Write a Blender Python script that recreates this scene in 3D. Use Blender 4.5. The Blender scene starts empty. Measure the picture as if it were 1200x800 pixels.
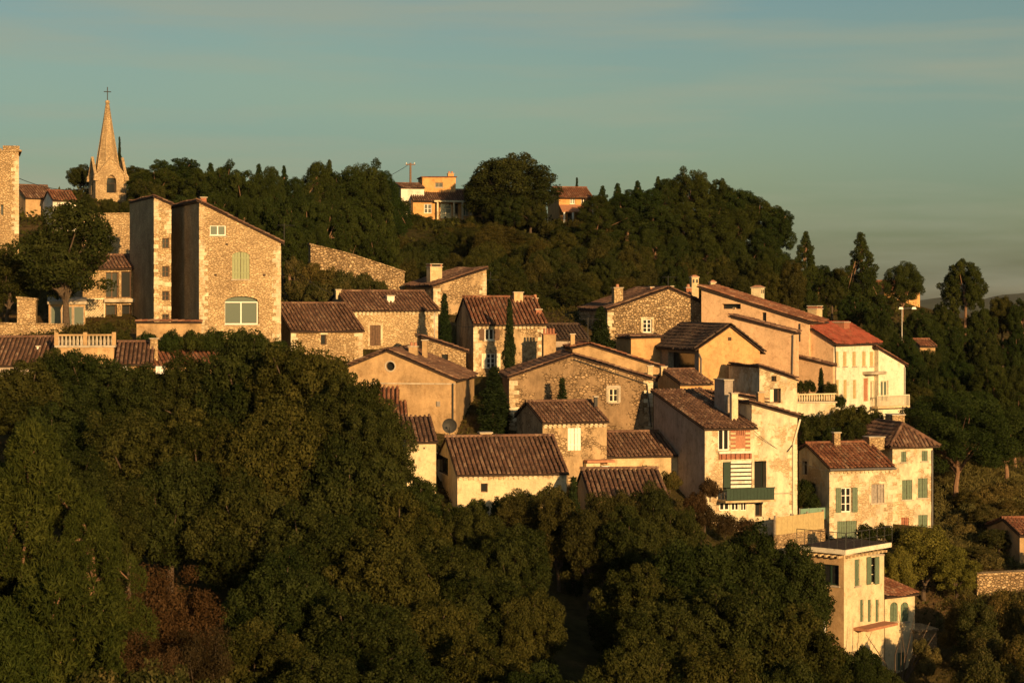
import bpy, math, random
import numpy as np
from mathutils import Vector, Matrix
from mathutils.geometry import delaunay_2d_cdt

R = math.radians
random.seed(7)
RNG = np.random.default_rng(11)
scene = bpy.context.scene
col = scene.collection

# ------------------------------------------------------------------ camera
FPX, CX, HY = 2400.0, 600.0, 350.0          # focal length, centre column and horizon row of the photo (1200 x 800)
cam_d = bpy.data.cameras.new('camera'); cam = bpy.data.objects.new('camera', cam_d); col.objects.link(cam)
cam_d.sensor_width = 36.0; cam_d.lens = 36.0 * FPX / 1200.0
cam_d.shift_y = -(400.0 - HY) / 1200.0
cam_d.clip_start = 0.5; cam_d.clip_end = 30000
cam.location = (0, 0, 0); cam.rotation_euler = (R(90), 0, 0)
scene.camera = cam

# ------------------------------------------------------------------ light
SUN_AZ, SUN_EL = 22.0, 11.0                 # degrees to the right of "straight behind the camera", above the horizon
sun_dir = Vector((math.sin(R(SUN_AZ)) * math.cos(R(SUN_EL)), -math.cos(R(SUN_AZ)) * math.cos(R(SUN_EL)), math.sin(R(SUN_EL))))
sd = bpy.data.lights.new('sun', 'SUN'); sd.energy = 5.0; sd.angle = R(0.5); sd.color = (1.0, 0.60, 0.245)
so = bpy.data.objects.new('sun', sd); col.objects.link(so)
so.rotation_euler = sun_dir.to_track_quat('Z', 'Y').to_euler(); so.location = sun_dir * 300
world = bpy.data.worlds.new('World'); scene.world = world; world.use_nodes = True
wt = world.node_tree; wn = wt.nodes; wl = wt.links
for n in list(wn): wn.remove(n)
w_out = wn.new('ShaderNodeOutputWorld'); w_bg = wn.new('ShaderNodeBackground'); w_bg.inputs['Strength'].default_value = 0.056
sky = wn.new('ShaderNodeTexSky'); sky.sky_type = 'NISHITA'; sky.sun_disc = False
sky.sun_elevation = R(SUN_EL); sky.sun_rotation = R(180 - SUN_AZ)
sky.air_density = 1.0; sky.dust_density = 1.6; sky.ozone_density = 1.5
# thin evening cloud streaks all over the sky
tc = wn.new('ShaderNodeTexCoord'); mp = wn.new('ShaderNodeMapping'); mp.inputs['Scale'].default_value = (2.2, 2.2, 26)
ns = wn.new('ShaderNodeTexNoise'); ns.inputs['Scale'].default_value = 1.6; ns.inputs['Detail'].default_value = 6; ns.inputs['Roughness'].default_value = 0.55
rp = wn.new('ShaderNodeValToRGB'); rp.color_ramp.elements[0].position = 0.45; rp.color_ramp.elements[1].position = 0.66
rp.color_ramp.elements[0].color = (0, 0, 0, 1); rp.color_ramp.elements[1].color = (0.5, 0.5, 0.5, 1)
tint = wn.new('ShaderNodeMix'); tint.data_type = 'RGBA'; tint.blend_type = 'MULTIPLY'; tint.inputs[0].default_value = 1.0
tint.inputs[7].default_value = (0.88, 1.0, 0.86, 1)
cm = wn.new('ShaderNodeMix'); cm.data_type = 'RGBA'; cm.inputs[7].default_value = (4.7, 4.7, 3.3, 1)
wl.new(tc.outputs['Generated'], mp.inputs[0]); wl.new(mp.outputs[0], ns.inputs['Vector']); wl.new(ns.outputs[0], rp.inputs[0])
ns2 = wn.new('ShaderNodeTexNoise'); ns2.inputs['Scale'].default_value = 1.1; ns2.inputs['Detail'].default_value = 3; mp2 = wn.new('ShaderNodeMapping'); mp2.inputs['Scale'].default_value = (2.0, 2.0, 9); mp2.inputs['Location'].default_value = (3.1, 1.7, .4)
rp2 = wn.new('ShaderNodeValToRGB'); rp2.color_ramp.elements[0].position = .32; rp2.color_ramp.elements[1].position = .68; rp2.color_ramp.elements[0].color = (.76, .93, .93, 1); rp2.color_ramp.elements[1].color = (.93, 1.0, .84, 1)
wl.new(tc.outputs['Generated'], mp2.inputs[0]); wl.new(mp2.outputs[0], ns2.inputs['Vector']); wl.new(ns2.outputs[0], rp2.inputs[0]); wl.new(rp2.outputs[0], tint.inputs[7])
wl.new(sky.outputs[0], tint.inputs[6]); wl.new(tint.outputs[2], cm.inputs[6]); wl.new(rp.outputs[0], cm.inputs[0])
wl.new(cm.outputs[2], w_bg.inputs[0]); wl.new(w_bg.outputs[0], w_out.inputs[0])
vs = scene.view_settings
vs.view_transform = 'Standard'; vs.look = 'None'; vs.exposure = 0.5; vs.gamma = 1.0; vs.use_curve_mapping = False
scene.cycles.max_bounces = 5; scene.cycles.diffuse_bounces = 3; scene.cycles.glossy_bounces = 2
scene.cycles.transmission_bounces = 2; scene.cycles.transparent_max_bounces = 4

# ------------------------------------------------------------------ materials
MATS = {}
def new_mat(name):
    m = bpy.data.materials.new(name); m.use_nodes = True; MATS[name] = m
    nt = m.node_tree; b = nt.nodes['Principled BSDF']
    b.inputs['Specular IOR Level'].default_value = 0.25
    return m, nt, b
def nd(nt, t, **kw):
    n = nt.nodes.new(t)
    for k, v in kw.items():
        if hasattr(n, k): setattr(n, k, v)
        else: n.inputs[k].default_value = v
    return n
def ramp(nt, stops):
    r = nt.nodes.new('ShaderNodeValToRGB'); e = r.color_ramp.elements
    while len(e) < len(stops): e.new(0.5)
    for x, (p, c) in zip(e, stops): x.position = p; x.color = (*c, 1)
    return r
def mixc(nt, a, b, fac, blend='MIX'):
    m = nt.nodes.new('ShaderNodeMix'); m.data_type = 'RGBA'; m.blend_type = blend
    for s, v in ((0, fac), (6, a), (7, b)):
        if hasattr(v, 'is_output'): nt.links.new(v, m.inputs[s])
        elif s == 0: m.inputs[0].default_value = v
        else: m.inputs[s].default_value = (*v, 1)
    return m.outputs[2]
def objco(nt, scale=(1, 1, 1)):
    t = nd(nt, 'ShaderNodeTexCoord'); o = nd(nt, 'ShaderNodeObjectInfo')
    a = nt.nodes.new('ShaderNodeVectorMath'); a.operation = 'MULTIPLY_ADD'
    nt.links.new(o.outputs['Random'], a.inputs[0]); a.inputs[1].default_value = (37, 53, 71); nt.links.new(t.outputs['Object'], a.inputs[2])
    m = nd(nt, 'ShaderNodeMapping'); m.inputs['Scale'].default_value = scale
    nt.links.new(a.outputs[0], m.inputs[0]); return m.outputs[0]
def noise(nt, vec, scale, detail=4, rough=0.6):
    n = nd(nt, 'ShaderNodeTexNoise'); n.inputs['Scale'].default_value = scale; n.inputs['Detail'].default_value = detail; n.inputs['Roughness'].default_value = rough
    nt.links.new(vec, n.inputs['Vector']); return n.outputs[0]

def stone_mat(name, cols, mortar, scale=3.2, bump=0.9, zs=1.7, plaster=None, cover=0.5):
    """rubble stone: irregular cells with recessed joints; optionally patches of surviving render over it"""
    m, nt, b = new_mat(name); L = nt.links
    co = objco(nt, (1, 1, zs))
    wob = nd(nt, 'ShaderNodeTexNoise', Scale=2.5, Detail=2.0); L.new(co, wob.inputs['Vector'])
    va = nt.nodes.new('ShaderNodeVectorMath'); va.operation = 'MULTIPLY_ADD'; L.new(wob.outputs['Color'], va.inputs[0]); va.inputs[1].default_value = (.12, .12, .12); L.new(co, va.inputs[2])
    v1 = nd(nt, 'ShaderNodeTexVoronoi', feature='F1'); v1.inputs['Scale'].default_value = scale; L.new(va.outputs[0], v1.inputs['Vector'])
    v2 = nd(nt, 'ShaderNodeTexVoronoi', feature='DISTANCE_TO_EDGE'); v2.inputs['Scale'].default_value = scale; L.new(va.outputs[0], v2.inputs['Vector'])
    sep = nd(nt, 'ShaderNodeSeparateColor'); L.new(v1.outputs['Color'], sep.inputs[0])
    cr = ramp(nt, [(i / (len(cols) - 1), c) for i, c in enumerate(cols)]); L.new(sep.outputs[0], cr.inputs[0])
    er = ramp(nt, [(0.02, (0, 0, 0)), (0.13, (1, 1, 1))]); L.new(v2.outputs[0], er.inputs[0])
    c = mixc(nt, mortar, cr.outputs[0], er.outputs[0])
    c2 = objco(nt)
    g = noise(nt, c2, 0.55, 5, 0.65); gr = ramp(nt, [(0.3, (0.62, 0.58, 0.55)), (0.7, (1.12, 1.1, 1.05))]); L.new(g, gr.inputs[0])
    c = mixc(nt, c, gr.outputs[0], 1.0, 'MULTIPLY')
    f = noise(nt, c2, 14, 3); fr = ramp(nt, [(0.3, (.8, .8, .8)), (0.7, (1.12, 1.12, 1.12))]); L.new(f, fr.inputs[0])
    c = mixc(nt, c, fr.outputs[0], 1.0, 'MULTIPLY')
    hgt = er.outputs[0]
    if plaster:
        pn = noise(nt, c2, 0.7, 6, 0.7); pr = ramp(nt, [(cover - .03, (1, 1, 1)), (cover + .03, (0, 0, 0))]); L.new(pn, pr.inputs[0])
        sn = noise(nt, objco(nt, (1.1, 1.1, .6)), 1.3, 6, .75); sr = ramp(nt, [(.35, tuple(x * .55 for x in plaster)), (.62, plaster)]); L.new(sn, sr.inputs[0])
        c = mixc(nt, c, sr.outputs[0], pr.outputs[0])
        hm = nt.nodes.new('ShaderNodeMix'); hm.data_type = 'FLOAT'; L.new(pr.outputs[0], hm.inputs[0]); L.new(er.outputs[0], hm.inputs[2]); hm.inputs[3].default_value = 1.1
        hgt = hm.outputs[0]
    L.new(c, b.inputs['Base Color']); b.inputs['Roughness'].default_value = 0.95; b.inputs['Specular IOR Level'].default_value = 0.1
    ad = nt.nodes.new('ShaderNodeMath'); ad.operation = 'MULTIPLY_ADD'; L.new(f, ad.inputs[0]); ad.inputs[1].default_value = 0.5; L.new(hgt, ad.inputs[2])
    bp = nd(nt, 'ShaderNodeBump', Strength=bump, Distance=0.06); L.new(ad.outputs[0], bp.inputs['Height']); L.new(bp.outputs[0], b.inputs['Normal'])
    return m

def plaster_mat(name, c0, dark=0.6, streak=0.5, rough=0.95, patch=None):
    m, nt, b = new_mat(name); L = nt.links
    co = objco(nt)
    a = noise(nt, co, 0.6, 6, 0.68); ar = ramp(nt, [(0.32, tuple(x * dark for x in c0)), (0.52, c0), (0.75, tuple(min(x * 1.12, .9) for x in c0))]); L.new(a, ar.inputs[0])
    s = noise(nt, objco(nt, (1.3, 1.3, .4)), 1.1, 6, .72); sr = ramp(nt, [(0.30, (1 - streak * .75,) * 3), (0.60, (1, 1, 1))]); L.new(s, sr.inputs[0])
    c = mixc(nt, ar.outputs[0], sr.outputs[0], 1.0, 'MULTIPLY')
    if patch:
        p = noise(nt, co, 0.9, 5, .7); pr = ramp(nt, [(.56, (0, 0, 0)), (.6, (1, 1, 1))]); L.new(p, pr.inputs[0])
        c = mixc(nt, c, patch, pr.outputs[0])
    d2 = noise(nt, co, 2.3, 8, .75); dr = ramp(nt, [(.34, (.62, .55, .48)), (.47, (.95, .93, .9)), (.7, (1.06, 1.05, 1.03))]); L.new(d2, dr.inputs[0])
    c = mixc(nt, c, dr.outputs[0], .85, 'MULTIPLY')
    f = noise(nt, co, 9, 4, .7); fr = ramp(nt, [(.3, (.86, .86, .86)), (.7, (1.08, 1.08, 1.08))]); L.new(f, fr.inputs[0])
    c = mixc(nt, c, fr.outputs[0], 1.0, 'MULTIPLY')
    L.new(c, b.inputs['Base Color']); b.inputs['Roughness'].default_value = rough; b.inputs['Specular IOR Level'].default_value = 0.1
    bp = nd(nt, 'ShaderNodeBump', Strength=0.5, Distance=0.03); L.new(f, bp.inputs['Height']); L.new(bp.outputs[0], b.inputs['Normal'])
    return m

def tile_mat(name, cols):
    m, nt, b = new_mat(name); L = nt.links
    at = nd(nt, 'ShaderNodeAttribute'); at.attribute_name = 'tone'
    cr = ramp(nt, [(i / (len(cols) - 1), c) for i, c in enumerate(cols)]); L.new(at.outputs['Fac'], cr.inputs[0])
    n = noise(nt, objco(nt), 1.1, 5, .7); r = ramp(nt, [(.3, (.45, .42, .4)), (.55, (1, 1, 1)), (.75, (1.15, 1.05, .95))]); L.new(n, r.inputs[0])
    c = mixc(nt, cr.outputs[0], r.outputs[0], 1.0, 'MULTIPLY')
    n2 = noise(nt, objco(nt), 22, 3, .7); r2 = ramp(nt, [(.3, (.75, .75, .75)), (.7, (1.1, 1.1, 1.1))]); L.new(n2, r2.inputs[0])
    c = mixc(nt, c, r2.outputs[0], 1.0, 'MULTIPLY')
    n3 = noise(nt, objco(nt), 2.6, 6, .75); r3 = ramp(nt, [(.56, (0, 0, 0)), (.68, (.7, .7, .7))]); L.new(n3, r3.inputs[0])
    c = mixc(nt, c, (.21, .155, .085), r3.outputs[0])
    L.new(c, b.inputs['Base Color']); b.inputs['Roughness'].default_value = 0.9; b.inputs['Specular IOR Level'].default_value = 0.15
    return m

def plain_mat(name, c, rough=0.7, var=0.2, spec=0.25, metal=0.0, scale=6):
    m, nt, b = new_mat(name); L = nt.links
    n = noise(nt, objco(nt), scale, 4, .65); r = ramp(nt, [(.3, tuple(x * (1 - var) for x in c)), (.7, tuple(min(1, x * (1 + var * .6)) for x in c))]); L.new(n, r.inputs[0])
    L.new(r.outputs[0], b.inputs['Base Color']); b.inputs['Roughness'].default_value = rough
    b.inputs['Specular IOR Level'].default_value = spec; b.inputs['Metallic'].default_value = metal
    return m

def leaf_mat(name, c_dark, c_mid, c_light, transl=0.18):
    m = bpy.data.materials.new(name); m.use_nodes = True; MATS[name] = m; nt = m.node_tree; L = nt.links
    for n in list(nt.nodes): nt.nodes.remove(n)
    out = nd(nt, 'ShaderNodeOutputMaterial')
    at = nd(nt, 'ShaderNodeAttribute'); at.attribute_name = 'tone'
    cr = ramp(nt, [(0.0, c_dark), (0.5, c_mid), (1.0, c_light)]); L.new(at.outputs['Fac'], cr.inputs[0])
    oi = nd(nt, 'ShaderNodeObjectInfo'); orr = ramp(nt, [(0, (.66, .84, .8)), (.5, (.95, 1, .95)), (1, (1.22, 1.12, .95))]); L.new(oi.outputs['Random'], orr.inputs[0])
    c = mixc(nt, cr.outputs[0], orr.outputs[0], 1.0, 'MULTIPLY')
    df = nd(nt, 'ShaderNodeBsdfDiffuse'); tr = nd(nt, 'ShaderNodeBsdfTranslucent'); mx = nd(nt, 'ShaderNodeMixShader'); mx.inputs[0].default_value = transl
    L.new(c, df.inputs[0]); L.new(c, tr.inputs[0]); L.new(df.outputs[0], mx.inputs[1]); L.new(tr.outputs[0], mx.inputs[2]); L.new(mx.outputs[0], out.inputs[0])
    return m

STONE = [(.24, .17, .10), (.56, .43, .27), (.42, .31, .19), (.66, .53, .35), (.36, .25, .14), (.52, .39, .24)]
stone_mat('stone_gold', [(.42, .29, .16), (.64, .48, .29), (.52, .38, .22), (.72, .56, .35), (.46, .33, .19), (.60, .45, .27)], (.36, .26, .15), 4.7, .9, 1.8)
stone_mat('stone_fine', [(.50, .37, .215), (.68, .53, .33), (.59, .44, .265), (.74, .58, .37), (.54, .40, .235), (.64, .49, .30)], (.40, .29, .17), 4.8, .8, 2.0)
stone_mat('stone_rough', [(.22, .15, .085), (.58, .43, .26), (.38, .27, .155), (.68, .53, .34), (.32, .225, .13)], (.26, .185, .11), 4.4, 1.2, 1.5)
stone_mat('stone_plaster', [(.28, .19, .11), (.54, .40, .24), (.40, .285, .17), (.64, .49, .31)], (.31, .225, .135), 4.7, 1.0, 1.6, plaster=(.50, .36, .21), cover=.52)
stone_mat('stone_brown', [(.18, .12, .07), (.44, .31, .185), (.29, .20, .12), (.54, .395, .245)], (.20, .14, .085), 4.4, 1.1, 1.5, plaster=(.32, .22, .13), cover=.51)
stone_mat('stone_cream', [(.52, .40, .25), (.66, .53, .35), (.58, .45, .28), (.72, .59, .41)], (.50, .39, .25), 4.7, .6, 1.8, plaster=(.72, .63, .45), cover=.52)
plaster_mat('plaster_ochre', (.60, .38, .18), .72, .35)
plaster_mat('plaster_tan', (.50, .345, .19), .66, .4)
plaster_mat('plaster_pink', (.70, .48, .30), .82, .25)
plaster_mat('plaster_cream', (.66, .52, .32), .68, .35, patch=(.56, .40, .23))
plaster_mat('plaster_pale', (.72, .61, .41), .78, .3)
plaster_mat('plaster_ivory', (.80, .74, .60), .85, .2)
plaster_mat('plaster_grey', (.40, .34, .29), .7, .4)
plaster_mat('plaster_white', (.80, .76, .68), .85, .2)
plaster_mat('plaster_orange', (.62, .36, .15), .8, .2)
plaster_mat('concrete', (.52, .46, .37), .7, .4)
tile_mat('tile_brown', [(.12, .066, .046), (.17, .092, .062), (.15, .087, .064), (.225, .128, .085), (.30, .20, .14)])
tile_mat('tile_red', [(.17, .072, .045), (.235, .098, .058), (.20, .086, .052), (.30, .145, .085), (.30, .185, .125)])
tile_mat('tile_new', [(.27, .068, .044), (.31, .082, .052), (.29, .075, .048), (.34, .10, .065)])
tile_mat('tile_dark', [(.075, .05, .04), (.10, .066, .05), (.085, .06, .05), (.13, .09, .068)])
plain_mat('green_paint', (.115, .16, .105), .6); plain_mat('pale_green_paint', (.27, .30, .17), .65, .12)
plain_mat('dark_green', (.018, .042, .026), .6); plain_mat('white_paint', (.78, .76, .70), .5, .08)
plain_mat('cream_paint', (.70, .62, .46), .6, .1); plain_mat('brown_wood', (.13, .075, .045), .7, .4); plain_mat('dark_wood', (.06, .04, .03), .8, .4)
plain_mat('grey_wood', (.30, .26, .22), .8, .35); plain_mat('red_brick', (.32, .135, .08), .85, .3); plain_mat('terracotta', (.40, .19, .11), .85, .25)
plain_mat('metal', (.24, .23, .22), .45, .2, .5, .7); plain_mat('iron', (.04, .04, .04), .6, .2); plain_mat('lamp_white', (.75, .72, .66), .4, .05)
plain_mat('fence_ochre', (.46, .36, .18), .8, .2); plain_mat('fence_green', (.16, .27, .20), .7, .15); plain_mat('red_cloth', (.45, .08, .05), .9, .2)
plain_mat('white_cloth', (.75, .74, .72), .9, .1); plain_mat('bark', (.09, .065, .045), .95, .4); plain_mat('pine_bark', (.20, .12, .075), .95, .35)
plain_mat('dark_roof_base', (.045, .028, .02), .9, .3); plain_mat('pole_wood', (.19, .12, .08), .9, .3)  # roof base: dirt and shade between tile ribs painted as one dark brown
gm, gnt, gb = new_mat('glass'); gb.inputs['Base Color'].default_value = (.018, .02, .02, 1); gb.inputs['Roughness'].default_value = .12; gb.inputs['Specular IOR Level'].default_value = .5
gm, gnt, gb = new_mat('glass_pale'); gb.inputs['Base Color'].default_value = (.10, .13, .11, 1); gb.inputs['Roughness'].default_value = .15; gb.inputs['Specular IOR Level'].default_value = .6
leaf_mat('leaf_oak', (.015, .020, .006), (.034, .038, .011), (.062, .062, .019))
leaf_mat('leaf_oak_warm', (.022, .021, .007), (.044, .041, .013), (.074, .064, .021))
leaf_mat('leaf_pine', (0.0163, 0.0237, 0.0074), (0.0296, 0.0414, 0.0111), (0.0518, 0.0629, 0.0178))
leaf_mat('leaf_pine_light', (.022, .029, .007), (.044, .051, .012), (.074, .078, .018))
leaf_mat('leaf_cypress', (0.0133, 0.0207, 0.0089), (0.0252, 0.0355, 0.0133), (0.0429, 0.0548, 0.0192))
leaf_mat('leaf_autumn', (.026, .016, .008), (.048, .029, .015), (.075, .048, .026))
leaf_mat('leaf_yellow', (.075, .068, .014), (.15, .13, .028), (.23, .19, .045), .3)
leaf_mat('leaf_ivy', (.030, .032, .010), (.060, .055, .018), (.12, .09, .035))
leaf_mat('leaf_grass', (.05, .045, .016), (.10, .082, .03), (.17, .13, .05))
# ground: dry soil, scrub and rock by noise
m, nt, b = new_mat('ground'); t = nd(nt, 'ShaderNodeTexCoord'); gco = t.outputs['Object']
g1 = noise(nt, gco, .06, 8, .65); g2 = noise(nt, gco, .8, 6, .7)
r1 = ramp(nt, [(.35, (.035, .035, .014)), (.52, (.07, .058, .026)), (.7, (.16, .10, .055))]); nt.links.new(g1, r1.inputs[0])
r2 = ramp(nt, [(.3, (.6, .6, .6)), (.7, (1.25, 1.2, 1.1))]); nt.links.new(g2, r2.inputs[0])
nt.links.new(mixc(nt, r1.outputs[0], r2.outputs[0], 1.0, 'MULTIPLY'), b.inputs['Base Color']); b.inputs['Roughness'].default_value = 1; b.inputs['Specular IOR Level'].default_value = 0
bp = nd(nt, 'ShaderNodeBump', Strength=1.0, Distance=.4); nt.links.new(g2, bp.inputs['Height']); nt.links.new(bp.outputs[0], b.inputs['Normal'])

# ------------------------------------------------------------------ helpers
def P(px, py, Y): return Vector(((px - CX) / FPX * Y, Y, (HY - py) / FPX * Y))
def link(o, parent=None):
    col.objects.link(o)
    if parent: o.parent = parent
    return o
def tag(o, label, cat, group=None, kind=None):
    o['label'] = label
    if cat: o['category'] = cat
    if group: o['group'] = group
    if kind: o['kind'] = kind
    return o
def empty(name, loc, rz=0):
    e = bpy.data.objects.new(name, None); e.location = loc; e.rotation_euler = (0, 0, rz); e.empty_display_size = .3
    return link(e)

class MB:
    """collects boxes, prisms and tubes for one mesh"""
    def __init__(s): s.v = []; s.f = []; s.tone = None
    def add(s, v, f):
        k = len(s.v); s.v += [tuple(p) for p in v]; s.f += [tuple(i + k for i in q) for q in f]
    def box(s, x0, x1, y0, y1, z0, z1, T=None):
        c = [(x, y, z) for z in (z0, z1) for y in (y0, y1) for x in (x0, x1)]
        if T: c = [T(*p) for p in c]
        s.add(c, [(0, 2, 3, 1), (4, 5, 7, 6), (0, 1, 5, 4), (2, 6, 7, 3), (0, 4, 6, 2), (1, 3, 7, 5)])
    def frus(s, cx, cy, z0, z1, a0, b0, a1, b1):
        c = [(cx + i * a0, cy + j * b0, z0) for j in (-1, 1) for i in (-1, 1)] + [(cx + i * a1, cy + j * b1, z1) for j in (-1, 1) for i in (-1, 1)]
        s.add(c, [(0, 2, 3, 1), (4, 5, 7, 6), (0, 1, 5, 4), (2, 6, 7, 3), (0, 4, 6, 2), (1, 3, 7, 5)])
    def prism(s, loop, o0, o1, T):
        n = len(loop); a = [T(p[0], p[1], o0) for p in loop]; b = [T(p[0], p[1], o1) for p in loop]
        k = len(s.v); s.v += [tuple(p) for p in a + b]
        s.f.append(tuple(k + i for i in range(n))); s.f.append(tuple(k + n + i for i in reversed(range(n))))
        for i in range(n): j = (i + 1) % n; s.f.append((k + i, k + j, k + n + j, k + n + i))
    def tube(s, pts, rad, seg=6, cap=True):
        pts = [Vector(p) for p in pts]; k0 = len(s.v)
        if not isinstance(rad, (list, tuple)): rad = [rad] * len(pts)
        for i, p in enumerate(pts):
            d = (pts[min(i + 1, len(pts) - 1)] - pts[max(i - 1, 0)]).normalized()
            a = d.cross(Vector((0, 0, 1)) if abs(d.z) < .9 else Vector((1, 0, 0))).normalized(); b = d.cross(a)
            for q in range(seg):
                t = 2 * math.pi * q / seg; s.v.append(tuple(p + (a * math.cos(t) + b * math.sin(t)) * rad[i]))
        for i in range(len(pts) - 1):
            for q in range(seg):
                r = (q + 1) % seg; s.f.append((k0 + i * seg + q, k0 + i * seg + r, k0 + (i + 1) * seg + r, k0 + (i + 1) * seg + q))
        if cap:
            s.f.append(tuple(k0 + q for q in range(seg))); e = k0 + (len(pts) - 1) * seg; s.f.append(tuple(e + q for q in reversed(range(seg))))
    def build(s, name, mat, parent=None, loc=None, smooth=False):
        me = bpy.data.meshes.new(name); me.from_pydata(s.v, [], s.f); me.update()
        me.materials.append(MATS[mat])
        if smooth: me.polygons.foreach_set('use_smooth', [True] * len(me.polygons))
        o = bpy.data.objects.new(name, me)
        if loc is not None: o.location = loc
        return link(o, parent)

def np_mesh(name, V, Q, tone, mat, tri=False):
    """fast mesh from numpy arrays (all quads) with a per-vertex tone"""
    me = bpy.data.meshes.new(name); n = Q.shape[1]
    me.vertices.add(len(V)); me.vertices.foreach_set('co', V.astype(np.float32).ravel())
    me.loops.add(Q.size); me.loops.foreach_set('vertex_index', Q.astype(np.int32).ravel())
    me.polygons.add(len(Q)); me.polygons.foreach_set('loop_start', np.arange(0, Q.size, n, dtype=np.int32))
    a = me.attributes.new('tone', 'FLOAT', 'POINT'); a.data.foreach_set('value', tone.astype(np.float32))
    me.update(calc_edges=True); me.validate(); me.materials.append(MATS[mat])
    return me

# ---- barrel roof tiles over a sloping plane
def tile_arrays(O, e, s, n, Le, Ls, pitch=.26, lap=.4):
    nc = max(2, int(round(Le / pitch))); nr = max(1, int(round(Ls / lap))); pw = Le / nc; ll = Ls / nr
    ang = np.linspace(0, math.pi, 5); ca, sa = np.cos(ang), np.sin(ang)
    I, J = np.meshgrid(np.arange(nc), np.arange(nr), indexing='ij'); I = I.ravel(); J = J.ravel(); N = len(I)
    xn = (I + .5) / nc; sag = .02 * np.sin(I * .37 + J * .21) * np.sin(J * .5) + .07 * (2 * xn - 1) ** 2 + .025 * np.sin(xn * 9 + nr)
    cx = (I + .5) * pw + RNG.normal(0, .008, N); slip = np.where(RNG.random(N) < .05, RNG.uniform(.03, .12, N), 0) + .03 * np.sin(I * .31); cx = cx + slip * .15; y0 = J * ll - .04 + slip; y1 = (J + 1) * ll + RNG.normal(0, .02, N) + slip
    l0 = .015 + sag; l1 = .04 + sag + RNG.normal(0, .006, N)
    r0, r1 = pw * .27, pw * .33
    tone = np.clip(RNG.beta(1.6, 1.9, N) + .12 * np.sin(I * .13 + J * .11), 0, 1)
    A = np.stack([cx[:, None] + ca * r0, np.repeat(y0[:, None], 5, 1), l0[:, None] + sa * r0 * 1.35], -1)
    B = np.stack([cx[:, None] + ca * r1, np.repeat(y1[:, None], 5, 1), l1[:, None] + sa * r1 * 1.35], -1)
    C = np.concatenate([A, B], 1)                                     # N,10,3
    q = np.array([[i, i + 1, i + 6, i + 5] for i in range(4)] + [[5, 6, 8, 9], [6, 7, 7, 8]])
    q = q[:5]
    Q = (np.arange(N)[:, None, None] * 10 + q[None]).reshape(-1, 4)
    M = np.array([list(e), list(s), list(n)]); V = C.reshape(-1, 3) @ M + np.array(list(O))
    return V, Q, np.repeat(tone, 10)
def ridge_arrays(A, B, n, r=.13, lap=.38):
    A = Vector(A); B = Vector(B); d = B - A; L = d.length; d.normalize(); side = d.cross(Vector(n)).normalized(); up = side.cross(d)
    nt_ = max(1, int(L / lap)); V = []; Q = []; T = []
    for i in range(nt_):
        a = A + d * (L * i / nt_ - .03); b = A + d * (L * (i + 1) / nt_); k = len(V)
        for p, rr in ((a, r), (b, r * .86)):
            for t in np.linspace(-.2, math.pi + .2, 6): V.append(p + side * math.cos(t) * rr + up * math.sin(t) * rr)
        Q += [[k + j, k + j + 1, k + j + 7, k + j + 6] for j in range(5)]; T += [random.uniform(.2, .9)] * 12
    return np.array([list(v) for v in V]), np.array(Q), np.array(T)
def merge(parts):
    V = []; Q = []; T = []; k = 0
    for v, q, t in parts: V.append(v); Q.append(q + k); T.append(t); k += len(v)
    return np.concatenate(V), np.concatenate(Q), np.concatenate(T)

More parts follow.
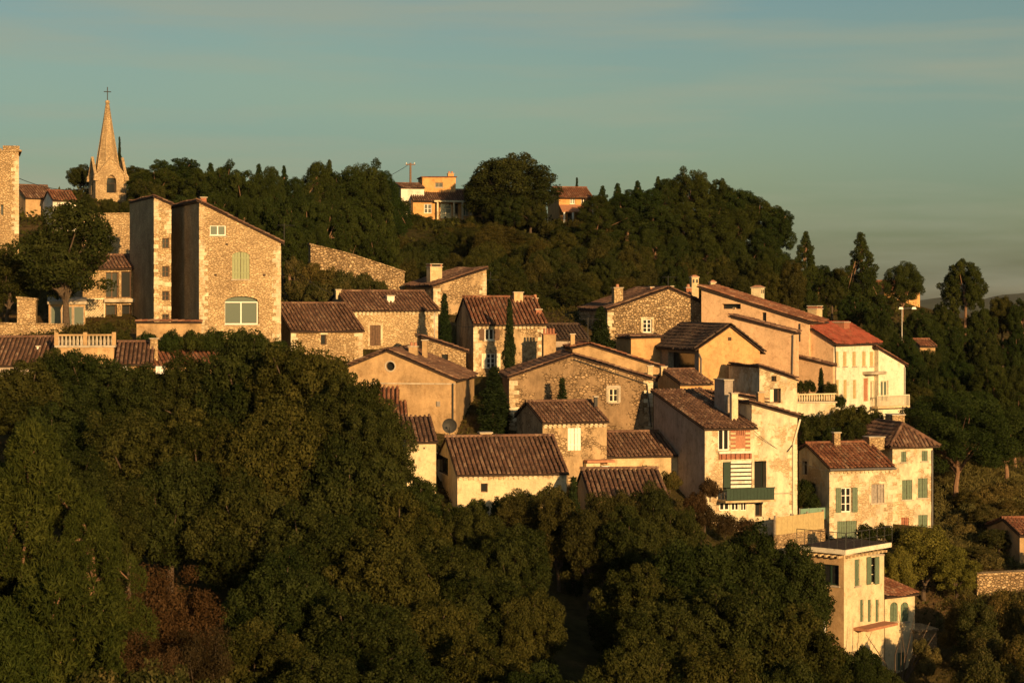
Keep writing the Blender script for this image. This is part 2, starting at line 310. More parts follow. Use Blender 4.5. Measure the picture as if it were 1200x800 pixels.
# ------------------------------------------------------------------ buildings
class House:
    """rectangular body; front wall from pixel column pl to pr, near-left corner at depth Y, turned by yaw (degrees).
       prof: roof profile along 'u' (front width) or 'v' (depth): ('f',px,py) on front plane, ('l',px,py) on left plane, ('m',t,rise) metres over first height"""
    def __init__(s, name, label, cat, pl, pr, Y, yaw, pb, d, axis, prof, mat, roof='tile_brown', ov=.25, vg=.10, w=None, group=None, deep=3.0, side_mat=None, flat=False):
        th = R(yaw); s.th = th; s.mat = mat
        s.O = P(pl, pb, Y); s.ex = Vector((math.cos(th), math.sin(th), 0)); s.ey = Vector((-math.sin(th), math.cos(th), 0))
        k = (pr - CX) / FPX
        s.w = w if w else (k * s.O.y - s.O.x) / (s.ex.x - k * s.ex.y)
        if isinstance(d, str):
            kd = (float(d) - CX) / FPX; s.d = (kd * s.O.y - s.O.x) / (s.ey.x - kd * s.ey.y)
        else: s.d = d
        s.root = empty(name, s.O, th); tag(s.root, label, cat, group)
        s.scale = FPX / Y; s.deep = deep; s.axis = axis; s.roofmat = roof
        pr_ = []
        for kind, a, b in prof:
            if kind == 'f': q = s.px('F', a, b); pr_.append((q[0], q[1]))
            elif kind == 'l': q = s.px('L', a, b); pr_.append((q[0], q[1]))
            else: pr_.append((a if a >= 0 else (s.w if axis == 'u' else s.d), pr_[0][1] + b))
        end = s.w if axis == 'u' else s.d
        pr_[0] = (0, pr_[0][1]); pr_[-1] = (end, pr_[-1][1]); s.prof = pr_
        s.holes = {'F': [], 'L': [], 'R': [], 'B': []}; s.ov = ov; s.vg = vg; s.flat = flat
        s.smat = side_mat or mat
    def frame(s, f):
        return {'F': (Vector((0, 0, 0)), Vector((1, 0, 0)), Vector((0, -1, 0))), 'L': (Vector((0, 0, 0)), Vector((0, 1, 0)), Vector((-1, 0, 0))),
                'R': (Vector((s.w, 0, 0)), Vector((0, 1, 0)), Vector((1, 0, 0))), 'B': (Vector((0, s.d, 0)), Vector((1, 0, 0)), Vector((0, 1, 0)))}[f]
    def T(s, f):
        o, a, n = s.frame(f)
        return lambda u, z, out: (o.x + a.x * u + n.x * out, o.y + a.y * u + n.y * out, z)
    def local(s, p):
        q = p - s.O; return Vector((q.dot(s.ex), q.dot(s.ey), q.z))
    def ray(s, px, py):
        d = Vector(((px - CX) / FPX, 1, (HY - py) / FPX)); return s.local(Vector((0, 0, 0))), Vector((d.dot(s.ex), d.dot(s.ey), d.z))
    def px(s, f, px, py):
        o, d = s.ray(px, py)
        if f in ('F', 'B'):
            t = ((0 if f == 'F' else s.d) - o.y) / d.y; p = o + d * t; return (p.x, p.z)
        t = ((0 if f == 'L' else s.w) - o.x) / d.x; p = o + d * t; return (p.y, p.z)
    def on_v(s, px, py, v):
        o, d = s.ray(px, py); t = (v - o.y) / d.y; p = o + d * t; return p
    def top(s, t):
        for (a, ha), (b, hb) in zip(s.prof, s.prof[1:]):
            if a <= t <= b + 1e-6: return ha + (hb - ha) * (t - a) / max(b - a, 1e-6)
        return s.prof[-1][1]
    def roof_z(s, u, v): return s.top(u if s.axis == 'u' else v)
    # --- openings
    def rect(s, f, x0, y0, x1, y1):
        a = s.px(f, x0, y1); b = s.px(f, x1, y0); c = s.px(f, x0, y0); d_ = s.px(f, x1, y1)
        u0, u1 = sorted((a[0], b[0])); z0 = (a[1] + d_[1]) / 2; z1 = (b[1] + c[1]) / 2
        return u0, z0, u1, z1
    def window(s, f, x0, y0, x1, y1, style='cross', frame='white_paint', shut=None, smat='green_paint', sill=True, lintel=None, arch=0, depth=.2, glass='glass', surround=None, label=None):
        u0, z0, u1, z1 = s.rect(f, x0, y0, x1, y1); T = s.T(f)
        loop = [(u0, z0), (u1, z0)]
        if arch:
            hm = (u1 - u0) * arch; n = 8
            loop += [((u0 + u1) / 2 + math.cos(t) * (u1 - u0) / 2, z1 - hm + math.sin(t) * hm) for t in np.linspace(0, math.pi, n)]
        else: loop += [(u1, z1), (u0, z1)]
        s.holes[f].append((loop, depth)); ztop = z1
        W, Hh = u1 - u0, z1 - z0
        m = MB(); fw = min(.07, W * .12)
        zf = z1 - ((u1 - u0) * arch if arch else 0)
        if style != 'shutters':
            m.box(u0, u0 + fw, z0, zf, -depth + .005, -depth + .07, T); m.box(u1 - fw, u1, z0, zf, -depth + .005, -depth + .07, T)
            m.box(u0 + fw, u1 - fw, z0, z0 + fw, -depth + .005, -depth + .07, T); m.box(u0 + fw, u1 - fw, zf - fw, zf, -depth + .005, -depth + .07, T)
            if style in ('cross', 'two', 'six'):
                c = (u0 + u1) / 2; m.box(c - fw * .6, c + fw * .6, z0 + fw, zf - fw, -depth + .006, -depth + .065, T)
            if style in ('cross', 'six'):
                k = 2 if style == 'cross' else 3
                for i in range(1, k):
                    zz = z0 + Hh * i / k; m.box(u0 + fw, u1 - fw, zz - .02, zz + .02, -depth + .007, -depth + .06, T)
            w_ = m.build('window' if style != 'door' else 'door', frame, s.root)
            g = MB(); g.prism(loop, -depth + .012, -depth + .03, T); g.build('pane' if style != 'door' else 'door_panel', glass, w_)
        else:
            m.prism(loop, -.11, -.10, T)
            w_ = m.build('window', 'dark_wood', s.root)
            c = (u0 + u1) / 2
            for a, b in ((u0, c - .012), (c + .012, u1)):
                q = MB(); nb = max(2, int((b - a) / .16))
                for i in range(nb):
                    x0_, x1_ = a + (b - a) * i / nb + .008, a + (b - a) * (i + 1) / nb - .008
                    if arch:
                        def ht(x): 
                            t = (x - (u0 + u1) / 2) / ((u1 - u0) / 2); return zf + math.sqrt(max(0, 1 - t * t)) * (z1 - zf)
                        q.prism([(x0_, z0), (x1_, z0), (x1_, ht(x1_)), (x0_, ht(x0_))], -.095, -.06, T)
                    else: q.box(x0_, x1_, z0, z1, -.095, -.06, T)
                q.box(a, b, z0 + Hh * .2, z0 + Hh * .2 + .09, -.059, -.035, T); q.box(a, b, z0 + Hh * .74, z0 + Hh * .74 + .09, -.059, -.035, T)
                q.build('shutter', smat, w_)
        if label: w_['label'] = label
        if sill:
            q = MB(); q.box(u0 - .08, u1 + .08, z0 - .09, z0 - .004, -depth * .5, .07, T); q.build('sill', 'concrete', w_)
        if lintel:
            q = MB(); q.box(u0 - .12, u1 + .12, z1 + .004, z1 + .2, -.05, .035, T); q.build('lintel', lintel, w_)
        if surround:
            q = MB(); t_ = .16
            q.box(u0 - t_, u0 - .004, z0 - .0, z1 + t_, -.03, .022, T); q.box(u1 + .004, u1 + t_, z0, z1 + t_, -.03, .022, T); q.box(u0 - .003, u1 + .003, z1 + .004, z1 + t_, -.03, .022, T)
            q.build('surround', surround, w_)
        if shut:
            sw = W * .52
            for side in shut:
                a = u0 - sw - .03 if side == 'l' else u1 + .03
                q = MB(); nb = max(2, int(sw / .14))
                for i in range(nb): q.box(a + sw * i / nb + .006, a + sw * (i + 1) / nb - .006, z0, z1, .03, .065, T)
                q.box(a, a + sw, z0 + .12, z0 + .24, .066, .085, T); q.box(a, a + sw, z1 - .26, z1 - .14, .066, .085, T)
                q.build('shutter', smat, s.root)
        return w_
    def oculus(s, f, px, py, rpx):
        c = s.px(f, px, py); r = rpx / s.scale; T = s.T(f)
        loop = [(c[0] + r * math.cos(t), c[1] + r * math.sin(t)) for t in np.linspace(0, 2 * math.pi, 20, endpoint=False)]
        s.holes[f].append((loop, .3))
        m = MB(); 
        for i in range(20):
            j = (i + 1) % 20; a, b = loop[i], loop[j]; ex = [(c[0] + (p[0] - c[0]) * 1.28, c[1] + (p[1] - c[1]) * 1.28) for p in (a, b)]
            m.prism([a, b, ex[1], ex[0]], .004, .03, T)
        w_ = m.build('round_window', 'concrete', s.root); g = MB(); g.prism(loop, -.29, -.27, T); g.build('pane', 'glass', w_)
    # --- walls and roof
    def finish(s, roof=True, tiles=True, hip=None, thick=.09, ridge=True):
        m = MB(); z0 = -s.deep
        def poly(f, outer, mb):
            T = s.T(f); loops = [[(p[0], p[1]) for p in outer]] + [[(p[0], p[1]) for p in h] for h, _ in s.holes[f]]
            pv = [Vector(p) for l in loops for p in l]; pe = []; n0 = 0
            for l in loops: pe += [(n0 + i, n0 + (i + 1) % len(l)) for i in range(len(l))]; n0 += len(l)
            def inside(x, y, l):
                c_ = False
                for i in range(len(l)):
                    (x0, y0), (x1, y1) = l[i], l[i - 1]
                    if (y0 > y) != (y1 > y) and x < (x1 - x0) * (y - y0) / (y1 - y0) + x0: c_ = not c_
                return c_
            rv, _, rf = delaunay_2d_cdt(pv, pe, [], 0, 1e-5)[:3]; k = len(mb.v)
            mb.v += [tuple(T(p.x, p.y, 0)) for p in rv]
            for t in rf:
                cx_ = sum(rv[i].x for i in t) / len(t); cy_ = sum(rv[i].y for i in t) / len(t)
                if inside(cx_, cy_, loops[0]) and not any(inside(cx_, cy_, l) for l in loops[1:]): mb.f.append(tuple(k + i for i in t))
            for h, dep in s.holes[f]:
                n = len(h); k = len(mb.v); mb.v += [tuple(T(p[0], p[1], 0)) for p in h] + [tuple(T(p[0], p[1], -dep)) for p in h]
                for i in range(n): j = (i + 1) % n; mb.f.append((k + i, k + j, k + n + j, k + n + i))
        pf = s.prof; w, d = s.w, s.d
        if s.axis == 'u':
            poly('F', [(0, z0), (w, z0)] + list(reversed(pf)), m); poly('B', [(0, z0), (w, z0)] + list(reversed(pf)), m)
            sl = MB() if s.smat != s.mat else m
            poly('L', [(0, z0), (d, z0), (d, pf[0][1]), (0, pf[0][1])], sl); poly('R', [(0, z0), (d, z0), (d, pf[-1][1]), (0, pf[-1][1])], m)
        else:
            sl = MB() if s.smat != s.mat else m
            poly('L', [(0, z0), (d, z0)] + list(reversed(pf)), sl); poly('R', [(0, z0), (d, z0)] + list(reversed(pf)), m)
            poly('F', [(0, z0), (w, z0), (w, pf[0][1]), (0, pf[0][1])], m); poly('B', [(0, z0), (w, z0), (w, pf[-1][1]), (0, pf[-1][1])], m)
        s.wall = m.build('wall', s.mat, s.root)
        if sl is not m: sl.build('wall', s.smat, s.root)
        if not roof: return s
        if hip: return s.hip_roof(hip, thick)
        rm = MB(); arr = []; pfn = s.prof; nseg = len(pfn) - 1; L = (d if s.axis == 'u' else w)
        for i, ((a, ha), (b, hb)) in enumerate(zip(pfn, pfn[1:])):
            sl_ = (hb - ha) / max(b - a, 1e-6)
            a2 = a - (s.ov if ha <= hb or nseg == 1 else .12) if i == 0 else a
            b2 = b + (s.ov if hb <= ha or nseg == 1 else .12) if i == nseg - 1 else b
            ha2 = ha + sl_ * (a2 - a) + .006; hb2 = hb + sl_ * (b2 - b) + .006
            e0, e1 = -s.vg, L + s.vg
            def Q(t, e, z): return Vector((t, e, z)) if s.axis == 'u' else Vector((e, t, z))
            c = [Q(a2, e0, ha2), Q(a2, e1, ha2), Q(b2, e1, hb2), Q(b2, e0, hb2)]
            rm.v, kk = rm.v, len(rm.v)
            rm.add([p for p in c] + [p + Vector((0, 0, thick)) for p in c], [(0, 1, 2, 3), (4, 7, 6, 5), (0, 4, 5, 1), (1, 5, 6, 2), (2, 6, 7, 3), (3, 7, 4, 0)])
            if tiles and not s.flat:
                up = Vector((0, 0, thick))
                if ha2 >= hb2: Ot = c[0] + up; sv = c[3] - c[0]; ev = c[1] - c[0]
                else: Ot = c[3] + up; sv = c[0] - c[3]; ev = c[2] - c[3]
                n = ev.cross(sv).normalized()
                if n.z < 0: n = -n
                arr.append(tile_arrays(Ot, ev.normalized(), sv.normalized(), n, ev.length, sv.length))
            if tiles and ridge and i > 0 and pfn[i][1] >= pfn[i - 1][1] and pfn[i][1] >= pfn[i + 1][1]:
                arr.append(ridge_arrays(Q(a, e0, ha + thick + .07), Q(a, e1, ha + thick + .07), (0, 0, 1)))
        s.roof = rm.build('roof', 'dark_roof_base' if (tiles and not s.flat) else s.roofmat, s.root)  # dark base paints channel dirt and shade that the sun would light
        if arr:
            me = np_mesh('roof_tiles', *merge(arr), s.roofmat); o = link(bpy.data.objects.new('roof_tiles', me), s.roof); o['kind'] = 'stuff'
        return s
    def hip_roof(s, rise, thick):
        w, d, z = s.w, s.d, s.prof[0][1] + .006; o = s.ov; half = min(w, d) / 2 + o
        A = [Vector((-o, -o, z)), Vector((w + o, -o, z)), Vector((w + o, d + o, z)), Vector((-o, d + o, z))]
        if w >= d: r = [Vector((half - o, d / 2, z + rise)), Vector((w + o - half, d / 2, z + rise))]
        else: r = [Vector((w / 2, half - o, z + rise)), Vector((w / 2, d + o - half, z + rise))]
        planes = ([A[0], A[1], r[1], r[0]], [A[2], A[3], r[0], r[1]], [A[1], A[2], r[1]], [A[3], A[0], r[0]]) if w >= d else \
                 ([A[1], A[2], r[1], r[0]], [A[3], A[0], r[0], r[1]], [A[0], A[1], r[0]], [A[2], A[3], r[1]])
        rm = MB(); arr = []
        rm.box(-o, w + o, -o, d + o, z - .001, z + .07)
        up = Vector((0, 0, .07)); k = len(rm.v)
        for pl in planes: rm.add([p + up for p in pl], [tuple(range(len(pl)))])
        for pl in planes:
            pl = [p + up for p in pl]; ev = pl[1] - pl[0]; topm = pl[2] if len(pl) == 3 else None
            e = ev.normalized(); n = e.cross(pl[2] - pl[1]).normalized()
            if n.z < 0: n = -n
            sv = n.cross(e); sv = sv if sv.z < 0 else -sv
            Ls = abs((pl[2] - pl[1]).dot(sv)); V, Q, T = tile_arrays(pl[0] - sv * Ls, e, sv, n, ev.length, Ls)
            C = V.reshape(-1, 10, 3).mean(1); C = C - np.array(list(pl[0])); cu = C @ np.array(list(e)); cs = -(C @ np.array(list(sv)))
            l = (pl[-1] - pl[0]).dot(e); rr = ev.length - ((pl[2] - pl[0]).dot(e))
            keep = (cu > l * cs / Ls) & (cu < ev.length - rr * cs / Ls)
            V = V.reshape(-1, 10, 3)[keep].reshape(-1, 3); T = T.reshape(-1, 10)[keep].ravel(); nk = keep.sum()
            q = np.array([[i, i + 1, i + 6, i + 5] for i in range(4)] + [[5, 6, 8, 9]]); Q = (np.arange(nk)[:, None, None] * 10 + q[None]).reshape(-1, 4)
            arr.append((V, Q, T))
        for a_, b_ in ((A[0], r[0]), (A[3], r[0]), (A[1], r[1]), (A[2], r[1]), (r[0], r[1])) if w >= d else ((A[0], r[0]), (A[1], r[0]), (A[2], r[1]), (A[3], r[1]), (r[0], r[1])):
            if (b_ - a_).length > .4: arr.append(ridge_arrays(a_ + up * 1.8, b_ + up * 1.8, (0, 0, 1)))
        s.roof = rm.build('roof', 'dark_roof_base', s.root)
        me = np_mesh('roof_tiles', *merge(arr), s.roofmat); o_ = link(bpy.data.objects.new('roof_tiles', me), s.roof); o_['kind'] = 'stuff'
        return s
    # --- fittings
    def chimney(s, px, py, wpx, v, style='slab', mat=None, dpt=None, pots=2):
        p = s.on_v(px, py, v); hw = wpx / s.scale / 2; hd = (dpt or hw * 1.5) / 2 if dpt else hw * .8
        zt = p.z; zb = min(s.roof_z(max(0, min(p.x, s.w)), max(0, min(v, s.d))), zt - .3) - .25; mat = mat or s.mat
        m = MB(); cap = {'slab': .28, 'pots': .3, 'plain': .06, 'vents': .1}[style]
        m.box(p.x - hw, p.x + hw, v - hd, v + hd, zb, zt - cap); c = m.build('chimney', mat, s.root)
        k = MB(); k.box(p.x - hw - .06, p.x + hw + .06, v - hd - .06, v + hd + .06, zt - cap + .002, zt - cap + .07); k.build('chimney_collar', 'concrete', c)
        if style == 'slab':
            k = MB()
            for sx in (-1, 1): k.box(p.x + sx * (hw - .07) - .06, p.x + sx * (hw - .07) + .06, v - hd, v + hd, zt - cap + .072, zt - .06)
            k.build('chimney_pillars', 'red_brick', c)
            k = MB(); k.box(p.x - hw - .05, p.x + hw + .05, v - hd - .05, v + hd + .05, zt - .058, zt); k.build('chimney_cap', 'concrete', c)
        elif style == 'pots':
            for i in range(pots):
                x = p.x + (i - (pots - 1) / 2) * hw * 2 / pots; k = MB(); r = min(.13, hw * .8 / pots)
                k.tube([(x, v, zt - cap + .072), (x, v, zt)], [r * 1.1, r * .8], 8); k.build('chimney_pot', 'terracotta', c)
        elif style == 'vents':
            k = MB(); 
            k.frus(p.x, v, zt - .03, zt + .12, hw + .06, hd + .06, hw * .4, hd * .4); k.build('chimney_cap', 'terracotta', c)
            h = MB()
            for i in (-1, 1): h.box(p.x + i * hw * .5 - hw * .28, p.x + i * hw * .5 + hw * .28, v - hd - .01, v - hd + .02, zt - .5, zt - .22)
            h.build('vent', 'iron', c)
        return c
    def cornice(s, f='F'):
        """two rows of small rounded tiles under the eave"""
        T = s.T(f); L = s.w if f in 'FB' else s.d; z = s.prof[0][1]; m = MB(); n = int(L / .28)
        for row in range(2):
            m.box(0, L, z - .05 - row * .16, z - .012 - row * .16, .003, .20 - row * .09, T)
            for i in range(n):
                a = L * i / n; m.box(a + .06, a + L / n - .06, z - .155 - row * .16, z - .052 - row * .16, .004, .17 - row * .09, T)
        o = m.build('cornice', 'stone_cream', s.root)
    def quoins(s, both=True, mat='stone_cream'):
        """larger dressed stones up the front corners"""
        m = MB(); T = s.T('F'); TL = s.T('L'); rg = random.Random(int(s.w * 1000))
        for side in ((0, 1) if both else (0,)):
            z = -.4; ht = s.top(0 if side == 0 else s.w) if s.axis == 'u' else s.prof[0][1]; i = 0
            while z < ht - .3:
                hh = rg.uniform(.22, .34); Lw = (.55 if i % 2 else .33) * rg.uniform(.85, 1.15); pr_ = rg.uniform(.008, .02)
                c0, c1 = (0, Lw + .2) if side == 0 else (s.w - Lw - .2, s.w)
                if any(min(q[0] for q in hl) < c1 and max(q[0] for q in hl) > c0 and min(q[1] for q in hl) - .15 < z + hh and max(q[1] for q in hl) + .15 > z for hl, _ in s.holes['F']): z += hh; i += 1; continue
                if side == 0: m.box(-pr_, Lw, -pr_, .12, z, z + hh - .02)
                else: m.box(s.w - Lw, s.w + pr_, -pr_, .12, z, z + hh - .02)
                z += hh; i += 1
        o = m.build('quoins', mat, s.root); o['kind'] = 'stuff'
    def gutter(s, f='F', pipe=None):
        T = s.T(f); L = s.w if f in 'FB' else s.d; z = s.prof[0][1] - .06; m = MB()
        m.tube([T(-.1, z, s.ov + .09), T(L + .1, z, s.ov + .09)], .065, 6); m.build('gutter', 'metal', s.root)
    def pipe(s, f, pts, mat='metal', r=.05):
        T = s.T(f); m = MB(); q = [s.px(f, *p) for p in pts]; m.tube([T(a, b, .09) for a, b in q], r, 6); m.build('downpipe', mat, s.root)
    def slab(s, name, f, x0, y0, x1, y1, o0, o1, mat, parent=None, label=None):
        u0, z0, u1, z1 = s.rect(f, x0, y0, x1, y1); m = MB(); m.box(u0, u1, z0, z1, o0, o1, s.T(f)); o = m.build(name, mat, parent or s.root)
        if label: o['label'] = label
        return o
    def antenna(s, px, py, v, hgt, arms=4):
        p = s.on_v(px, py, v); m = MB(); zb = s.roof_z(max(0, min(p.x, s.w)), max(0, min(v, s.d))) - .1
        m.tube([(p.x, v, zb), (p.x, v, p.z)], .022, 5); m.tube([(p.x - .5, v - .1, p.z - .12), (p.x + .75, v + .15, p.z - .12)], .016, 4)
        for i in range(arms):
            x = p.x - .4 + i * 1.05 / max(1, arms - 1); m.tube([(x, v - .35, p.z - .12), (x, v + .35, p.z - .12)], .011, 4)
        m.build('antenna', 'iron', s.root)


# ------------------------------------------------------------------ terrain (one sheet to the horizon)
CTRL = [(-250,60,-16.5),(0,60,-17.5),(300,60,-17.5),(600,60,-18),(900,60,-19),(1200,60,-21),(1450,60,-22),
 (-100,85,-14.5),(100,85,-15),(300,85,-15.5),(600,85,-17),(900,85,-19.5),(1100,85,-22),(1300,85,-23),
 (-60,105,-10.5),(100,105,-11),(250,105,-11),(400,105,-12),(600,105,-15),(800,105,-17),(950,103,-20.5),(1200,105,-22),
 (1000,111,-22),(1060,112,-23),(1085,107,-24.2),(1040,106,-24),(540,117,-12.4),(660,119,-12.4),(740,113,-13.6),(830,124,-13.1),(930,130,-13.4),(975,128,-14.4),(1090,137,-14.2),
 (-40,126,-4.6),(30,126,-4.8),(200,126,-5),(190,132,-2.8),(235,138,-2.5),(330,140,-3),(110,146,-1.9),(40,138,-2.3),(345,141,-4.2),(420,147,-3.3),(510,150,-3.5),
 (420,132,-8),(535,131,-8.2),(490,124,-10.5),(556,143,-5.2),(600,133,-8),(760,136,-8.3),(640,127,-11),(711,122,-12),(800,125,-12.4),
 (819,143,-6.5),(800,137,-7),(890,138,-7.4),(860,150,-5),(980,150,-8),(950,140,-8.2),(715,155,-3),(830,160,-2.2),(840,163,-2.2),(510,160,-1),(420,162,-.5),
 (120,160,2.2),(10,175,3.5),(200,185,2),(400,185,-1),(550,185,-1.8),(700,185,-2.5),(850,185,-3),(960,180,-5.5),(1080,170,-9.5),(1200,160,-13.5),(300,205,3),(480,212,1.5),(620,212,1),(760,208,-1),(900,208,-3),(1000,215,-5),(1100,205,-8),(1200,200,-11),
 (120,215,10.4),(350,225,9),(510,245,9.3),(670,245,8.6),(850,235,5.5),(950,240,1),(1050,262,-.5),(1050,240,-3.5),(1150,250,-6),(1250,250,-9),
 (-150,220,8),(100,320,6),(600,330,4),(900,330,0),(1200,330,-7),(1150,130,-15.5),(1200,115,-19),(1180,142,-13.5),(1320,140,-16),(-200,140,-3)]
CP = [((p - CX) / FPX * y, y, z) for p, y, z in CTRL] + [(0, 0, -1.9), (-25, 0, -3), (25, 0, -3), (0, 20, -9), (-20, 25, -12), (20, 25, -12), (0, 40, -15), (-45, 30, -15), (45, 30, -17)]
CP = np.array(CP, dtype=float)
def _U(r): return np.where(r > 0, r * r * np.log(np.maximum(r, 1e-9)), 0)
_n = len(CP); _S = 50.0; _xy = CP[:, :2] / _S
_K = _U(np.linalg.norm(_xy[:, None] - _xy[None], axis=2)) + np.eye(_n) * .004
_A = np.zeros((_n + 3, _n + 3)); _A[:_n, :_n] = _K; _A[:_n, _n:] = np.c_[np.ones(_n), _xy]; _A[_n:, :_n] = _A[:_n, _n:].T
_wgt = np.linalg.solve(_A, np.r_[CP[:, 2], 0, 0, 0])
def height(X, Y):
    X = np.atleast_1d(np.asarray(X, float)); Y = np.atleast_1d(np.asarray(Y, float)); q = np.stack([X, Y], -1) / _S
    d = np.linalg.norm(q[:, None] - _xy[None], axis=2)
    z = _U(d) @ _wgt[:_n] + _wgt[_n] + q @ _wgt[_n + 1:]
    dx = np.maximum(np.abs(X) - 95, 0); dy = np.maximum(np.maximum(-15 - Y, Y - 335), 0); f = np.clip(np.hypot(dx, dy) / 160, 0, 1); f = f * f * (3 - 2 * f)
    return np.clip(z, -34, 14) * (1 - f) + -34 * f
def hz(x, y): return float(height(x, y)[0])
def axis(lo, hi, step, far):
    a = list(np.arange(lo, hi + step, step)); s = step; x = a[-1]
    while x < far: s *= 1.35; x += s; a.append(x)
    s = step; x = a[0]
    while x > -far: s *= 1.35; x -= s; a.insert(0, x)
    return np.array(a)
gx = axis(-110, 110, 2.2, 9000); gy = axis(-10, 345, 2.2, 9000)
GX, GY = np.meshgrid(gx, gy); GZ = height(GX.ravel(), GY.ravel())
near = (np.abs(GX.ravel()) < 130) & (GY.ravel() > 30) & (GY.ravel() < 350)
GZ += near * (np.sin(GX.ravel() * .9) * np.sin(GY.ravel() * .7 + GX.ravel() * .3) * .12)
nx, ny = len(gx), len(gy); idx = np.arange(nx * ny).reshape(ny, nx)
gq = np.stack([idx[:-1, :-1], idx[:-1, 1:], idx[1:, 1:], idx[1:, :-1]], -1).reshape(-1, 4)
gme = np_mesh('ground', np.stack([GX.ravel(), GY.ravel(), GZ], -1), gq, np.zeros(nx * ny), 'ground')
gme.polygons.foreach_set('use_smooth', [True] * len(gme.polygons))
ground = link(bpy.data.objects.new('ground', gme)); ground['kind'] = 'structure'; ground['label'] = 'steep wooded hillside ground under the village'
# far blue ridge at the right-hand horizon
hm_ = MB(); pts = []; nh = 60
for j, (yy, f) in enumerate(((5200, 0), (5600, .7), (6000, 1), (6500, .65), (7200, 0))):
    for i in range(nh + 1):
        px_ = 1040 + i * 9; t = i / nh; hgt = 70 * math.sin(math.pi * min(1, t * 1.15) * .5 + .25) * (.8 + .2 * math.sin(i * .37) + .1 * math.sin(i * .9 + 1)) - 8
        pts.append(((px_ - CX) / FPX * 6000 * (1 + .0001 * (yy - 6000)), yy, -36 + f * max(0, hgt + 36 - 20 * math.cos(t * 3))))
hm_.v = pts
for j in range(4):
    for i in range(nh): k = j * (nh + 1) + i; hm_.f.append((k, k + 1, k + nh + 2, k + nh + 1))
plain_mat('far_wood', (.05, .06, .035), 1, .3, 0, 0, .004)
o = hm_.build('distant_hill', 'far_wood'); o['kind'] = 'structure'; o['label'] = 'far blue ridge on the horizon'

# ------------------------------------------------------------------ the village
# ruined castle tower at the edge of the hilltop
h = House('castle_tower', 'square golden stone tower with flat ruined top beside the church spire', 'tower', -34, 22, 172, 15, 268, 6, 'u', [('f', -34, 178), ('f', 22, 178)], 'stone_gold', flat=True, roof='stone_gold')
h.window('F', 1, 240, 4, 252, 'none', 'dark_wood', sill=False, depth=.5); h.quoins(); h.finish(tiles=False, thick=.15)
q = MB()
for i, (a, b, t) in enumerate(((-.1, 1.3, .35), (1.4, 2.5, .18), (2.6, h.w + .06, .42))): q.box(a, b, -.06, .5, h.prof[0][1] + .155, h.prof[0][1] + .155 + t)
q.build('parapet', 'stone_gold', h.root)

h = House('hilltop_house', 'low house with brown tiled gable behind the castle tower', 'house', 30, 66, 205, 30, 247, 7, 'v', [('f', 30, 232), ('m', 3.2, 1.3), ('m', -1, 0)], 'plaster_tan', 'tile_brown'); h.finish()
h = House('hilltop_cottage', 'small cottage with red tiled roof beside the church trees', 'house', 62, 89, 200, 24, 244, 5, 'v', [('f', 62, 235), ('m', 2.5, .95), ('m', -1, 0)], 'plaster_white', 'tile_red')
h.window('F', 67, 237, 71, 242, 'two'); h.window('F', 77, 237, 81, 242, 'two'); h.finish()

